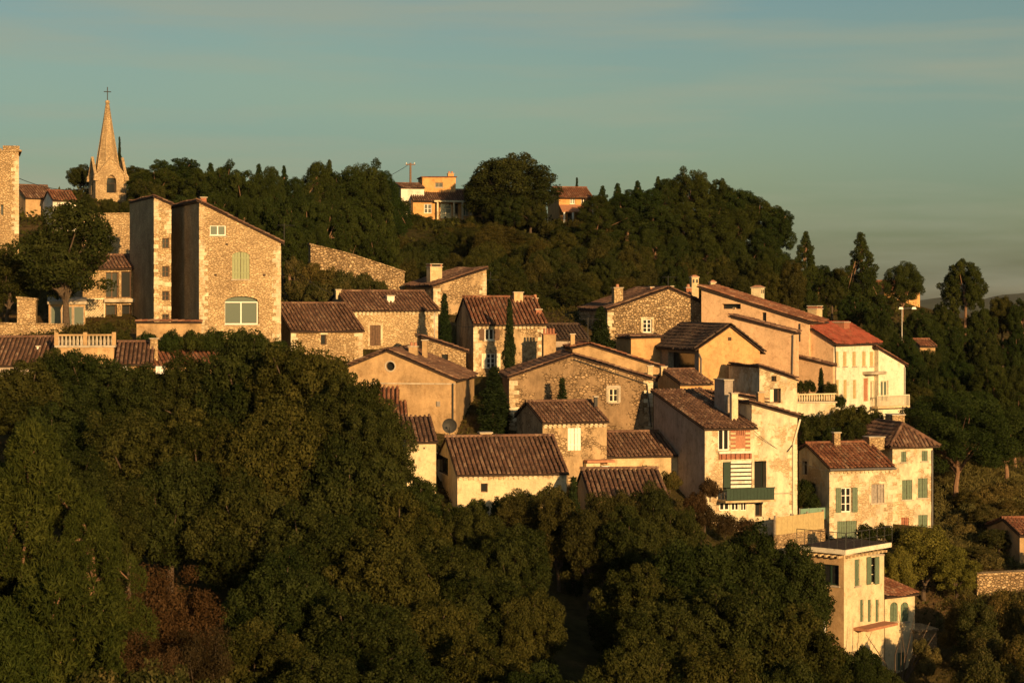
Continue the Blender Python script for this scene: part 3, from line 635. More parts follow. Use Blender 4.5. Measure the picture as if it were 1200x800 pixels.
# church belfry with stone spire
def church():
    Y = 214; h = House('church_belfry', 'stone church belfry with arched openings and an octagonal spire with a cross', 'church', 112, 148, Y, 24, 236, '101', 'u', [('f', 112, 208), ('f', 130, 186), ('f', 148, 208)], 'stone_fine')
    h.d = h.w; h.window('F', 125, 205, 136.5, 226, 'none', 'dark_wood', sill=False, arch=.8, depth=.6, surround=None)
    T = h.T('L'); hw = h.w / 2; z0 = h.prof[0][1]; zr = h.prof[1][1]
    h.holes['L'].append(([(hw - .45, z0 - 1.7), (hw + .45, z0 - 1.7), (hw + .45, z0 - .2), (hw + .2, z0 + .12), (hw, z0 + .2), (hw - .2, z0 + .12), (hw - .45, z0 - .2)], .6))
    h.finish(tiles=False, roof=False)
    q = MB(); q.prism([(hw - .46, z0 - 1.7), (hw + .46, z0 - 1.7), (hw + .46, z0 + .2), (hw - .46, z0 + .2)], -.62, -.6, T); q.build('opening', 'dark_wood', h.root)
    # raised gable copings on every face
    for f in 'FLRB':
        T = h.T(f); q = MB(); q.prism([(-.12, z0 - .12), (-.12, z0 + .1), (hw, zr + .26), (h.w + .12, z0 + .1), (h.w + .12, z0 - .12), (hw, zr + .02)], -.16, .12, T); q.build('gable_coping', 'stone_fine', h.root)
        if f in 'LR': q = MB(); q.prism([(0, z0 + .002), (h.w, z0 + .002), (hw, zr)], -.15, -.005, T); q.build('gable', 'stone_fine', h.root)
    q = MB(); q.box(.72, h.w - .72, .72, h.w - .72, z0 - .25, z0 - .02); q.build('belfry_roof', 'stone_fine', h.root)
    ap = h.on_v(121.5, 120, hw).z; q = MB(); n = 8; rb = hw * .93; rings = [(z0 - .02, rb), (z0 + .7, rb * .86)] + [(z0 + .7 + (ap - z0 - .7) * t, rb * .86 * (1 - t) + .17 * t) for t in (.2, .4, .6, .8, 1)]
    for i, (z, r) in enumerate(rings):
        for k in range(n): a = (k + .5) * math.pi / 4; q.v.append((hw + r * math.cos(a), hw + r * math.sin(a), z))
    for i in range(len(rings) - 1):
        for k in range(n): j = (k + 1) % n; q.f.append((i * n + k, i * n + j, (i + 1) * n + j, (i + 1) * n + k))
    q.f.append(tuple(range((len(rings) - 1) * n, len(rings) * n))); sp = q.build('spire', 'stone_gold', h.root)
    for k in range(n):
        a = (k + .5) * math.pi / 4; q = MB(); q.tube([(hw + rb * .86 * math.cos(a), hw + rb * .86 * math.sin(a), z0 + .7), (hw + .09 * math.cos(a), hw + .09 * math.sin(a), ap)], [.09, .05], 5); q.build('rib', 'stone_fine', sp)
    q = MB(); q.tube([(hw, hw, ap - .05), (hw, hw, ap + .2)], [.26, .2], 8); q.build('finial', 'stone_fine', sp)
    zc = h.on_v(121.5, 102, hw).z; q = MB(); q.tube([(hw, hw, ap), (hw, hw, zc)], .05, 5); q.tube([(hw - .38, hw, zc - .5), (hw + .38, hw, zc - .5)], .05, 5); q.build('cross', 'iron', h.root)
    for cx_, cy_ in ((0, 0), (h.w, 0), (0, h.w), (h.w, h.w)):
        q = MB(); q.frus(cx_, cy_, z0 - .3, z0 + .05, .26, .26, .2, .2); q.frus(cx_, cy_, z0 + .05, z0 + .55, .26, .26, .02, .02); q.build('pinnacle', 'stone_fine', h.root)
church()

# back wall and terrace house at the left
h = House('garden_wall', 'tall golden stone wall between the spire and the narrow stone tower', 'wall', 96, 153, 160, 10, 300, .6, 'u', [('f', 96, 252), ('f', 153, 251)], 'stone_gold', flat=True, roof='stone_gold', ov=.05); h.finish(tiles=False, thick=.12)
h = House('terrace_house', 'low stone house with glazed verandah and tiled lean-to roof behind the broad tree', 'house', 97, 165, 148, 20, 384, 5, 'v', [('f', 150, 315), ('m', 3, .9), ('m', -1, .2)], 'stone_gold', 'tile_brown')
h.window('F', 124, 319, 139, 349, 'two', 'brown_wood', glass='glass', sill=False, depth=.3); h.window('F', 142, 318, 154, 349, 'none', 'brown_wood', sill=False, depth=.3)
h.window('F', 124, 357, 137, 382, 'none', 'brown_wood', sill=False, depth=.5); h.window('F', 143, 357, 154, 382, 'none', 'brown_wood', sill=False, depth=.5)
h.slab('balcony', 'F', 121, 350, 157, 354, .003, .5, 'concrete')
h.finish()
u0, z0, u1, z1 = h.rect('F', 101, 351, 121, 381); q = MB(); T = h.T('F'); n = 7
q.box(u0 - .08, u0, z0, z1, .05, .16, T); q.box(u1, u1 + .08, z0, z1, .05, .16, T); q.box(u0 - .1, u1 + .1, z1, z1 + .1, .04, .17, T)
for i in range(-n, n):
    for sgn in (1, -1):
        pts_ = []
        for t in np.linspace(0, 1, 24):
            zz = z0 + (z1 - z0) * t; uu = u0 + (u1 - u0) * (i + .5) / n + sgn * (zz - z0) * .8 + (0 if sgn > 0 else (u1 - u0) * .5)
            if u0 <= uu <= u1: pts_.append((uu, zz))
        if len(pts_) > 1: q.tube([T(*pts_[0], .09 + .01 * sgn), T(*pts_[-1], .09 + .01 * sgn)], .03, 4)
q.build('lattice', 'cream_paint', h.root)
h = House('greenhouse', 'long low lean-to with pale green glass panels behind the broad tree', 'greenhouse', 57, 100, 144, 12, 384, 2.5, 'v', [('f', 57, 356), ('m', 2.5, .25)], 'plaster_tan', 'concrete', flat=True)
for a in (59, 72.5, 86): h.window('F', a, 359, a + 12.5, 381, 'none', 'grey_wood', glass='glass_pale', sill=False, depth=.1)
h.finish(tiles=False, thick=.2)
h = House('terrace_wall', 'stone terrace wall below the broad tree', 'wall', -30, 74, 137, 4, 400, .7, 'u', [('f', -30, 379), ('f', 74, 381)], 'stone_gold', flat=True, roof='stone_gold', ov=.04); h.finish(tiles=False, thick=.1)
h = House('stone_pillar', 'stone garden pillar standing on the terrace wall', 'pillar', 20, 42, 138.5, 8, 385, 1.1, 'u', [('f', 20, 350), ('f', 42, 352)], 'stone_gold', flat=True, roof='stone_gold', ov=.06); h.finish(tiles=False, thick=.15)

# narrow tower and big stone house
h = House('narrow_stone_tower', 'narrow stone tower with four small windows in a column', 'tower', 180.5, 200.5, 142, 21, 378, '152', 'u', [('f', 180.5, 232), ('f', 200.5, 241)], 'stone_fine', 'tile_brown', ov=.08, vg=.06)
for y0, y1 in ((279, 291), (312, 324.5), (341, 352), (368, 377)): h.window('F', 190, y0, 198.5, y1, 'cross', 'brown_wood', sill=False, depth=.25)
h.quoins(); h.finish()
h = House('big_stone_house', 'tall stone house with pale green shutters and wide arched window', 'house', 233.5, 329, 138, 21, 394, '201', 'u', [('f', 233.5, 238), ('f', 329, 285)], 'stone_fine', 'tile_brown', ov=.22, vg=.12)
h.window('F', 246, 264, 265, 276, 'two', glass='glass_pale', sill=True); h.window('F', 272, 295, 292.5, 327, 'shutters', smat='pale_green_paint', arch=.22)
h.window('F', 263.5, 347, 303, 380, 'two', glass='glass_pale', arch=.16, depth=.3)
h.quoins(); h.finish(); h.chimney(238, 231, 7, 1.2, 'plain', 'red_brick'); h.antenna(333, 262, 3, 2)
for hx, hy in ((251, 321), (308, 321), (264, 285)): h.slab('putlog_hole', 'F', hx, hy, hx + 3, hy + 2.6, .002, .006, 'dark_wood')
h = House('coping_wall', 'low garden wall with a row of curved coping tiles below the big stone house', 'wall', 160, 236, 131, 8, 389, .35, 'u', [('f', 160, 379), ('f', 236, 379)], 'plaster_tan', 'tile_red', ov=.06, vg=.12); h.finish()

# roofs at the left foot of the village
h = House('broad_roof_house', 'low house with broad plain brown roof at the edge of the village', 'house', -45, 62, 125, 6, 436, 6, 'v', [('f', 0, 428), ('m', 4.4, 1.5), ('m', -1, .9)], 'plaster_grey', 'tile_brown'); h.finish(); h.chimney(45, 405, 4, 2.5, 'plain', 'white_paint')
h = House('balustrade_terrace', 'pale terrace wall topped by a balustrade between two low roofs', 'terrace', 66, 133.5, 126, 8, 432, 3, 'u', [('f', 66, 407), ('f', 133.5, 407)], 'plaster_tan', 'concrete', flat=True, ov=.1); h.finish(tiles=False, thick=.12)
T = h.T('F'); zt = h.prof[0][1] + .13; q = MB(); n = 15
for i in range(n):
    u = h.w * (i + .5) / n
    for a, b, r0, r1 in ((0, .25, .07, .10), (.25, .5, .10, .05), (.5, .58, .06, .06)): q.tube([T(u, zt + a, -.1), T(u, zt + b, -.1)], [r0, r1], 6, False)
o = q.build('balusters', 'concrete', h.root); o['kind'] = 'stuff'
q = MB(); q.box(-.05, h.w + .05, zt + .58, zt + .68, -.2, .02, T); q.build('handrail', 'plaster_tan', h.root)
for u in (0, h.w * .5, h.w): q = MB(); q.box(u - .12, u + .12, zt, zt + .8, -.23, .05, T); q.build('baluster_pier', 'plaster_tan', h.root)
h = House('low_shed', 'low building with plain brown roof beside the balustrade terrace', 'house', 136, 178, 125, 8, 440, 5, 'v', [('f', 136, 427), ('m', 3.6, 1.15), ('m', -1, .7)], 'plaster_tan', 'tile_brown'); h.finish()
h = House('low_chimney_house', 'low red tiled house with stone chimney below the big stone house', 'house', 178, 262, 127, 20, 440, 5, 'v', [('f', 178, 429), ('m', 3.4, 1.05), ('m', -1, .4)], 'plaster_tan', 'tile_red'); h.finish(); h.chimney(180, 396, 9, .9, 'plain', 'stone_gold')
for k, (px_, mt, cl, lb) in enumerate(((147, 'white_cloth', 'white', 'small white cloth hanging under the eave beside a red one'), (165, 'red_cloth', 'red', 'small red cloth hanging under the tiled eave'), (188, 'white_cloth', 'white', 'wide white cloth hanging under the red tiled eave'))):
    p = P(px_, 430, 123.6); q = MB(); wd = .17 if k < 2 else .28
    for i in range(6):
        x0, x1 = -wd + i * wd / 3, -wd + (i + 1) * wd / 3; s0, s1 = .03 * math.sin(i * 1.7), .03 * math.sin((i + 1) * 1.7)
        q.add([(x0, s0, .05), (x1, s1, .05), (x1, s1 * 2, -.4), (x0, s0 * 2, -.42), (x0, s0 + .012, .05), (x1, s1 + .012, .05), (x1, s1 * 2 + .012, -.4), (x0, s0 * 2 + .012, -.42)], [(0, 1, 2, 3), (7, 6, 5, 4), (0, 4, 5, 1), (3, 2, 6, 7)])
    tag(q.build('hanging_cloth', mt, None, p), lb, 'cloth')
q = MB(); a = P(140, 428.3, 123.6); b = P(200, 428.3, 123.6); q.tube([(0, 0, 0), tuple(b - a)], .012, 4); tag(q.build('clothes_line', 'iron', None, a), 'thin clothes line under the low tiled eaves', 'clothes line')

# two stone houses right of the big one
h = House('small_stone_house', 'small rubble stone house with wide tiled roof against the big stone house', 'house', 341, 425, 141, 20, 424, 5, 'v', [('f', 341, 388), ('m', 4.6, 1.75), ('m', -1, 1.6)], 'stone_gold', 'tile_brown')
h.window('F', 376, 392, 382.5, 404, 'none', 'brown_wood', sill=False, depth=.25, lintel='stone_cream'); h.quoins(); h.finish()
h = House('stone_house', 'stone house with a brown door and a tiled roof with small skylight box', 'house', 410, 513, 146, 20, 410, 7, 'v', [('f', 410, 364), ('m', 3.5, 1.25), ('m', -1, .1)], 'stone_fine', 'tile_brown')
h.window('F', 433.5, 381, 446, 405, 'shutters', smat='brown_wood', surround='stone_cream', sill=False); h.cornice(); h.quoins(); h.finish()
h.chimney(396, 339, 6, 3.0, 'plain', 'stone_cream'); h.chimney(457, 346, 9, 1.5, 'plain', 'plaster_white'); h.slab('downpipe', 'F', 508.5, 366, 509.5, 408, .03, .09, 'metal')
# ruined garden wall above
h = House('ruined_wall', 'ruined rubble wall with sloping top overgrown by ivy below the pines', 'wall', 364, 474, 163, 18, 345, .8, 'u', [('f', 364, 287), ('f', 410, 298), ('f', 474, 319)], 'stone_rough', flat=True, roof='stone_rough', ov=.05); h.finish(tiles=False, thick=.1)
h = House('tall_backed_house', 'weathered house with single pitch roof and broad white topped chimney', 'house', 508, 570, 159, 24, 366, '476', 'u', [('f', 508, 336), ('f', 570, 316)], 'stone_plaster', 'tile_brown', ov=.15); h.quoins(); h.finish()
h.chimney(509, 309, 15, 2.2, 'slab', 'plaster_cream', .8)
h.antenna(575, 326, 4, 2)

# gable house with round window, and its neighbours
h = House('gable_house', 'plain gabled house with a small round window under the ridge', 'house', 407.5, 534, 131, -8, 500, 7.5, 'u', [('f', 407.5, 431), ('f', 454, 412), ('f', 534, 446)], 'plaster_tan', 'tile_brown', ov=.2, vg=.15)
h.oculus('F', 457.5, 429, 5.2); h.slab('string_course', 'F', 430, 448.5, 534, 450, .003, .05, 'concrete')
h.slab('meter_box', 'F', 512, 470, 516, 476, .003, .1, 'grey_wood'); h.finish(); h.chimney(484.5, 401, 10, 3.5, 'pots', 'plaster_tan'); h.chimney(498, 398, 6, 4.5, 'plain', 'plaster_tan'); h.pipe('F', [(531, 449), (531, 494)], 'iron'); h.antenna(489, 385, 4, 2)
h = House('small_window_house', 'small house with one dark square window behind the round window gable', 'house', 497, 546, 139, 8, 445, 4.5, 'u', [('f', 497, 397), ('f', 546, 413)], 'stone_gold', 'tile_brown', ov=.2)
h.window('F', 517.5, 415, 525, 425, 'none', 'brown_wood', sill=False, depth=.3); h.finish()
h = House('lean_to', 'narrow lean-to with steep striped tile roof half behind the oak', 'shed', 449, 478, 127, 6, 545, 3, 'v', [('f', 456, 508), ('m', 2.6, 1.6)], 'plaster_tan', 'tile_red'); h.finish()
h = House('lean_to', 'upper red tiled lean-to against the gable house wall', 'shed', 444, 466, 129.4, 2, 500, 1.4, 'v', [('f', 455, 473), ('m', 1.4, 1.0)], 'plaster_tan', 'tile_red'); h.finish()
h = House('courtyard_shed', 'cream shed with short tiled roof below the round window gable', 'shed', 477, 511, 119, 8, 556, 3.6, 'v', [('f', 479, 518), ('m', 3.6, 1.1)], 'plaster_pale', 'tile_brown'); h.slab('pipe_hole', 'F', 496, 524, 498, 526, .003, .01, 'iron'); h.finish()
# satellite dish
p = P(527, 512, 126.5); e = empty('satellite_dish', p); tag(e, 'dark grey satellite dish against the plain wall of the gable house', 'satellite dish')
q = MB(); q.tube([(0, 0, -1.6), (0, 0, .55)], .035, 6); q.build('mast', 'metal', e)
q = MB(); n = 18; rr = .46
for i, t in enumerate((0.05, .35, .7, 1)):
    for k in range(n): a = 2 * math.pi * k / n; q.v.append((rr * t * math.cos(a), -.1 - .16 * t * t, .72 + rr * t * math.sin(a)))
for i in range(3):
    for k in range(n): j = (k + 1) % n; q.f.append((i * n + k, i * n + j, (i + 1) * n + j, (i + 1) * n + k))
q.f.append(tuple(range(n))); q.build('dish', 'iron', e); q = MB(); q.tube([(0, -.2, .3), (0, -.62, .68)], .018, 5); q.box(-.05, .05, -.7, -.6, .64, .74); q.build('feed_arm', 'iron', e)

# house with shutters behind the cypress
h = House('shuttered_house', 'narrow house with open shutters and scalloped eave behind the slim cypress', 'house', 555, 640, 142, 10, 444, 8, 'v', [('f', 555, 380), ('m', 4.6, 1.75), ('m', -1, .2)], 'stone_plaster', 'tile_red', ov=.3)
h.window('F', 568, 385, 579, 398.5, 'two', shut='lr', smat='brown_wood'); h.window('F', 570, 414, 580.5, 431.5, 'six', shut='lr', smat='cream_paint', sill=False); h.cornice(); h.quoins(); h.finish()
h.chimney(607, 342, 11, 4.0, 'plain', 'plaster_cream'); h.chimney(627, 345, 6, 4.4, 'pots', 'red_brick', pots=1); h.chimney(631, 362, 7, 1.6, 'plain', 'red_brick')
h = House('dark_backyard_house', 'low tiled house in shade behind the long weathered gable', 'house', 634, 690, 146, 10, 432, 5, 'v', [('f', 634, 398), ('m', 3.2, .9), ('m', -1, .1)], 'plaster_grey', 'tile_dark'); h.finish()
h = House('chimney_block', 'free standing plaster chimney stack with brick pots beside the shuttered house', 'chimney', 637, 651.5, 139, 8, 425, .8, 'u', [('f', 637, 392), ('f', 651.5, 392)], 'plaster_tan', 'red_brick', flat=True, ov=.05, vg=.05); h.finish(tiles=False, thick=.06)
for i in range(4):
    q = MB(); x = h.w * (i + .5) / 4; q.tube([(x, .4, h.prof[0][1] + .06), (x, .4, h.prof[0][1] + .42)], [.09, .075], 7); q.build('chimney_pot', 'red_brick', h.root)

# long weathered gable and the red lean-to roof behind it
h = House('long_gable_house', 'long house with weathered brown rubble gable and one small casement window', 'house', 597, 765, 132, 4, 512, 7, 'u', [('f', 597, 443), ('f', 671, 418), ('f', 765, 446)], 'stone_brown', 'tile_brown', ov=.15, vg=.1)
h.window('F', 713.5, 455, 724.5, 471, 'cross', 'cream_paint', surround='concrete', lintel='concrete'); h.pipe('F', [(672, 421), (758, 450), (763, 500)], 'iron', .035); h.quoins(); h.finish()
h.chimney(762, 428, 6, 1.2, 'plain', 'plaster_cream')
h = House('red_lean_to_house', 'house with red tiled roof slope behind the long weathered gable', 'house', 671, 776, 141, 6, 450, 4, 'u', [('f', 671, 409), ('f', 690, 405), ('f', 776, 432)], 'plaster_tan', 'tile_red', ov=.15); h.finish()
h.antenna(689, 372, 2, 2); h.chimney(671, 391, 5, 1.5, 'plain', 'plaster_tan')

# three small houses with striped tile roofs at the front
h = House('white_shutter_house', 'small house with a bright white shutter and striped tile roof', 'house', 636, 711, 124.5, 17, 560, 5.4, 'v', [('f', 636, 495.5), ('m', 3.1, 1.0), ('m', -1, .1)], 'stone_plaster', 'tile_brown')
h.window('F', 665.5, 501, 681, 527.5, 'shutters', smat='white_paint', sill=False, depth=.12); h.cornice(); h.finish(); h.chimney(698, 464, 4, 2.0, 'plain', 'iron')
h.slab('awning', 'F', 684, 538, 716, 541, .003, .7, 'tile_brown' if False else 'terracotta'); h.slab('porch_wall', 'F', 684, 542, 700, 556, .02, .5, 'plaster_pale')
ac = h.slab('air_conditioner', 'F', 702, 545, 712, 555, .1, .45, 'white_paint'); q = MB(); u0, z0, u1, z1 = h.rect('F', 703, 546, 710, 554); q.prism([((u0 + u1) / 2 + .17 * math.cos(t), (z0 + z1) / 2 + .17 * math.sin(t)) for t in np.linspace(0, 6.28, 14, endpoint=False)], .452, .46, h.T('F')); q.build('fan_grille', 'iron', ac)
h = House('striped_roof_house', 'long low house with wide striped tile roof and pale wall above the trees', 'house', 536, 664, 117, 11, 606, 7.5, 'v', [('f', 536, 556), ('m', 3.9, 1.75), ('m', -1, .3)], 'plaster_pale', 'tile_brown')
h.window('F', 563.5, 566, 571.5, 576.5, 'none', 'brown_wood', sill=False, depth=.25); h.window('L', 525, 533, 508, 554, 'two', 'dark_wood', sill=False); h.cornice(); h.finish(); h.chimney(568.5, 506, 14, 4.3, 'plain', 'stone_cream', .7)
h = House('low_roof_house', 'low house with striped tile roof beside the shaded tall wall', 'house', 711, 800.5, 126.2, 14, 572, 6, 'v', [('f', 711, 535), ('m', 3.2, 1.15), ('m', -1, .2)], 'plaster_cream', 'tile_brown'); h.pipe('F', [(798, 536), (798, 568)], 'iron', .035); h.finish()
h = House('sunken_roof_house', 'dark tiled roof sunk among the tree tops below the striped roofs', 'house', 692, 782, 112, 6, 598, 5, 'v', [('f', 692, 583), ('m', 3.3, 1.15), ('m', -1, .3)], 'plaster_tan', 'tile_brown'); h.finish()

# upper right row
h = House('rubble_gable_house', 'rubble stone gabled house with white casement windows under the hill trees', 'house', 712, 862, 154, 16, 400, 7, 'u', [('f', 712, 364), ('f', 783.5, 339), ('f', 862, 373)], 'stone_rough', 'tile_brown', ov=.1, vg=.1)
h.window('F', 753.5, 374, 764, 389.5, 'six', surround='stone_cream'); h.window('F', 825, 370, 833.5, 382, 'cross', shut='lr', smat='pale_green_paint'); h.quoins(); h.finish()
h.chimney(723.5, 333, 11, 1.0, 'pots', 'stone_gold', pots=1); h.chimney(763.5, 336, 4, 2.5, 'plain', 'terracotta'); h.chimney(786, 335, 5, 1.5, 'plain', 'stone_cream'); h.chimney(806.5, 333, 7, 2.0, 'pots', 'red_brick', pots=1); h.antenna(783, 323, 3.5, 2)
h.chimney(813.5, 324, 9, 5.5, 'vents', 'plaster_cream'); h.chimney(835, 330, 6.5, 4.2, 'vents', 'plaster_cream')
h = House('long_roof_house', 'long house under a great sloping orange tiled roof with pale vented chimney', 'house', 948, 966, 150, 61, 404, '822', 'v', [('l', 948, 378), ('l', 822, 338)], 'plaster_pink', 'tile_red', ov=.3, vg=.25)
h.window('L', 893, 366, 898, 384, 'none', 'dark_wood', sill=False); h.window('L', 846, 356, 868, 362, 'none', 'dark_wood', sill=False, depth=.4); h.oculus('L', 860, 361.5, 1.2); h.pipe('L', [(938, 379), (938, 400)], 'iron', .04); h.finish()
p = h.on_v(888, 336, 6.0)
h.chimney(888, 336, 11, 6.0, 'vents', 'plaster_pale', .8)
h = House('yard_wall_house', 'small orange plaster annex below the rubble gable', 'shed', 739.5, 774, 148, 18, 432, 3, 'u', [('f', 739.5, 397), ('f', 774, 396)], 'plaster_ochre', 'tile_brown', ov=.08); h.finish()
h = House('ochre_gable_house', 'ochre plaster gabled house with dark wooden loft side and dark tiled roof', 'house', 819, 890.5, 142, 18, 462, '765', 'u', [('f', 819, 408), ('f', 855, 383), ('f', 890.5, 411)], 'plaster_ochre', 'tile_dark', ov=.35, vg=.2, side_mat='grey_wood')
h.window('L', 814, 413, 783, 434, 'none', 'dark_wood', sill=False, depth=.5); h.slab('vent', 'F', 853, 395, 857, 399, .003, .02, 'dark_wood'); h.finish(); h.pipe('F', [(818.5, 414), (821, 420), (821, 455)]); h.gutter
h = House('pink_wall_house', 'large blank pinkish plaster house wall with sloping top', 'house', 931, 936, 146, 61, 458, '856', 'v', [('l', 931, 391), ('l', 856, 372)], 'plaster_pink', 'tile_brown', ov=.15, vg=.12); h.pipe('L', [(930, 392), (929, 440)], 'metal', .04); h.slab('meter_box', 'L', 905, 432, 901, 438, .003, .12, 'grey_wood'); h.finish()
h = House('low_pink_annex', 'lower blank pink annex with thin tiled top beside the white house', 'house', 976, 979, 148.4, 50, 482, '926', 'v', [('l', 977, 429), ('l', 926, 417)], 'plaster_pink', 'tile_brown', ov=.1, vg=.12); h.finish()
h = House('tiny_roof_house', 'tiny ochre house with small tiled roof below the ochre gable', 'house', 797, 833, 136, 20, 474, 3.6, 'v', [('f', 797, 450.5), ('m', 2.8, .75), ('m', -1, .2)], 'plaster_ochre', 'tile_brown'); h.window('F', 817, 455, 823, 463, 'none', 'brown_wood', sill=False); h.finish(); h.chimney(777, 429, 7, 2.8, 'plain', 'plaster_cream')
h = House('corner_stone_house', 'pale stone house with open doorway beside the garden balustrade', 'house', 890, 934, 137, 18, 482, 5, 'u', [('f', 890, 431), ('f', 934, 446)], 'stone_cream', 'tile_brown', ov=.1)
h.window('F', 904, 440.5, 909.8, 447, 'none', 'brown_wood', sill=False, depth=.25); h.window('F', 902.5, 455, 915, 472, 'none', 'brown_wood', sill=False, depth=.4); h.slab('door', 'F', 904, 456, 908, 471, -.3, -.2, 'cream_paint'); h.finish()

# white house with the red roof
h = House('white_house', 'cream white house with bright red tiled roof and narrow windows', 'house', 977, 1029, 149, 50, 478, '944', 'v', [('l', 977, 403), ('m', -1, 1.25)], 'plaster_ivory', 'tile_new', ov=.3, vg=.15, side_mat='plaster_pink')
for x in (980.5, 990, 1001, 1012.5, 1021.5): h.window('F', x - 2.2, 412, x + 2.2, 429, 'shutters', smat='fence_ochre', sill=True)
for x in (981, 990.5, 1001.5): h.window('F', x - 2, 445, x + 2, 467, 'shutters', smat='fence_ochre', sill=False)
h.window('F', 1012, 443, 1017.5, 470, 'shutters', smat='terracotta', sill=False); h.window('F', 1019.5, 446, 1024, 470, 'two', 'cream_paint', sill=False)
h.slab('awning', 'F', 1010.5, 435, 1028, 438, .003, .8, 'concrete'); h.pipe('F', [(977.6, 405), (978, 423), (978, 470)], 'iron', .04); h.finish(); h.chimney(985.5, 377, 13, 2.0, 'plain', 'red_brick', 1.0); h.chimney(955, 358, 13, 4.5, 'slab', 'plaster_cream', .8)
h = House('white_house_wing', 'cream side wing with sloping tiled roof and railed balcony', 'house', 1029.5, 1060, 153, 30, 478, 6, 'u', [('f', 1029.5, 410), ('f', 1060, 428)], 'plaster_ivory', 'tile_red', ov=.3)
h.window('F', 1032, 446, 1041, 470, 'two', 'cream_paint', glass='glass_pale', sill=False); h.finish(); h.pipe('F', [(1059.5, 430), (1059.5, 475)])
T = h.T('F'); u0, z0, u1, z1 = h.rect('F', 1030, 462, 1059, 475); q = MB(); q.box(u0 - .7, u1, z0 - .14, z0, .003, .72, T); bal = q.build('balcony', 'plaster_cream', h.root)
q = MB(); q.box(u0 - .7, u1, z1 - .05, z1, .64, .69, T); n = 24
for i in range(n + 1): x = u0 - .68 + (u1 - u0 + .66) * i / n; q.box(x - .022, x + .022, z0 + .004, z1 - .052, .645, .685, T)
q.build('railing', 'cream_paint', bal)
# garden terrace with balustrade
h = House('garden_terrace', 'planted garden terrace with pale balustrade wall below the white house', 'terrace', 933, 979, 138.5, 22, 486, 4, 'u', [('f', 933, 472), ('f', 979, 472)], 'stone_cream', 'concrete', flat=True, ov=.08); h.finish(tiles=False, thick=.1)
T = h.T('F'); zt = h.prof[0][1] + .11; q = MB()
for i in range(16): u = h.w * (i + .5) / 16; q.tube([T(u, zt, -.05), T(u, zt + .2, -.05), T(u, zt + .42, -.05)], [.045, .075, .04], 6, False)
o = q.build('balusters', 'plaster_pale', h.root); o['kind'] = 'stuff'; q = MB(); q.box(-.05, h.w + .05, zt + .42, zt + .5, -.14, .05, T); q.build('handrail', 'plaster_pale', h.root)

# balcony house and tall pale facade
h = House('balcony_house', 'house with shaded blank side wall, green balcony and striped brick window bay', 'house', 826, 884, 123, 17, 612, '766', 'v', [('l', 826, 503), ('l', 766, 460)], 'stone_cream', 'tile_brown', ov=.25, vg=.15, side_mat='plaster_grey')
h.window('F', 841.5, 503, 854.5, 527.5, 'two', sill=True, depth=.12)
u0, z0, u1, z1 = h.rect('F', 856, 504, 879, 528); T = h.T('F'); n = 10
for i in range(n):
    q = MB(); a = z0 + (z1 - z0) * i / n; b = z0 + (z1 - z0) * (i + 1) / n
    q.box(u0, u0 + .32, a, b, .003, .04, T); q.build('brick_band', 'red_brick' if i % 2 else 'plaster_cream', h.root)
    q = MB(); q.box(u1 - .32, u1, a, b, .003, .04, T); q.build('brick_band', 'red_brick' if i % 2 else 'plaster_cream', h.root)
q = MB(); q.box(u0 + .323, u1 - .323, z0 + .15, z1 - .3, .003, .03, T); q.build('infill_panel', 'terracotta', h.root)
q = MB(); 
for i in range(5): x = u0 + .34 + (u1 - u0 - .68) * i / 5; q.box(x + .015, x + (u1 - u0 - .68) / 5 - .015, z1 - .29, z1, .003, .06, T)
q.build('brick_lintel', 'red_brick', h.root)
h.slab('sill_band', 'F', 842, 528.5, 880, 531, .003, .12, 'plaster_white')
u0, z0, u1, z1 = h.rect('F', 842, 531.5, 880, 537.5); q = MB()
for i in range(14): x = u0 + (u1 - u0) * i / 14; q.box(x + .01, x + (u1 - u0) / 14 - .01, z0, z1, .003, .1 + .06 * (i % 2), T)
q.build('brick_course', 'red_brick', h.root)
h.window('F', 847, 541, 881, 576, 'none', 'dark_green', sill=False, depth=.5)
u0, z0, u1, z1 = h.rect('F', 856, 538, 880, 571)
for i in range(7): q = MB(); a = z0 + (z1 - z0) * i / 7; q.box(u0, u1, a, a + (z1 - z0) / 7 * .68, .02, .06, T); q.build('blind_slat', 'plaster_white', h.root)
h.slab('shutter', 'F', 847.5, 541, 855.5, 571, .03, .07, 'dark_green')
u0, z0, u1, z1 = h.rect('F', 843, 569.5, 884, 584); q = MB(); q.box(u0 - .1, u1 + .9, z0 - .12, z0, .003, 1.2, T); bal = q.build('balcony', 'plaster_cream', h.root)
n = 14
for i in range(n): q = MB(); x = u0 + (u1 + .8 - u0) * i / n; q.box(x, x + (u1 + .8 - u0) / n - .01, z0 + .004, z1 - .06, 1.12, 1.16, T); q.build('balcony_board', 'dark_green', bal)
q = MB(); q.box(u0 - .05, u1 + .85, z1 - .058, z1, 1.1, 1.18, T); q.build('handrail', 'dark_green', bal)
for a, b in ((843, 855), (857, 866), (868, 875)): h.window('F', a, 588, b, 598, 'two', 'white_paint', sill=False, depth=.12)
h.finish(); h.chimney(848, 444, 11, 3.6, 'plain', 'plaster_grey', 1.6); h.chimney(860, 460, 8, 1.6, 'plain', 'plaster_pale')
h = House('tall_pale_house', 'tall pale plaster house front with patched stone and long white drainpipe', 'house', 881, 934, 124.4, 17, 612, 6, 'u', [('f', 881, 474), ('f', 934, 489)], 'stone_cream', 'tile_brown', ov=.2, vg=.12)
h.window('F', 883, 540, 898, 582, 'none', 'dark_green', sill=False, depth=.6); h.window('F', 885, 589, 893, 605, 'none', 'brown_wood', sill=False, depth=.3)
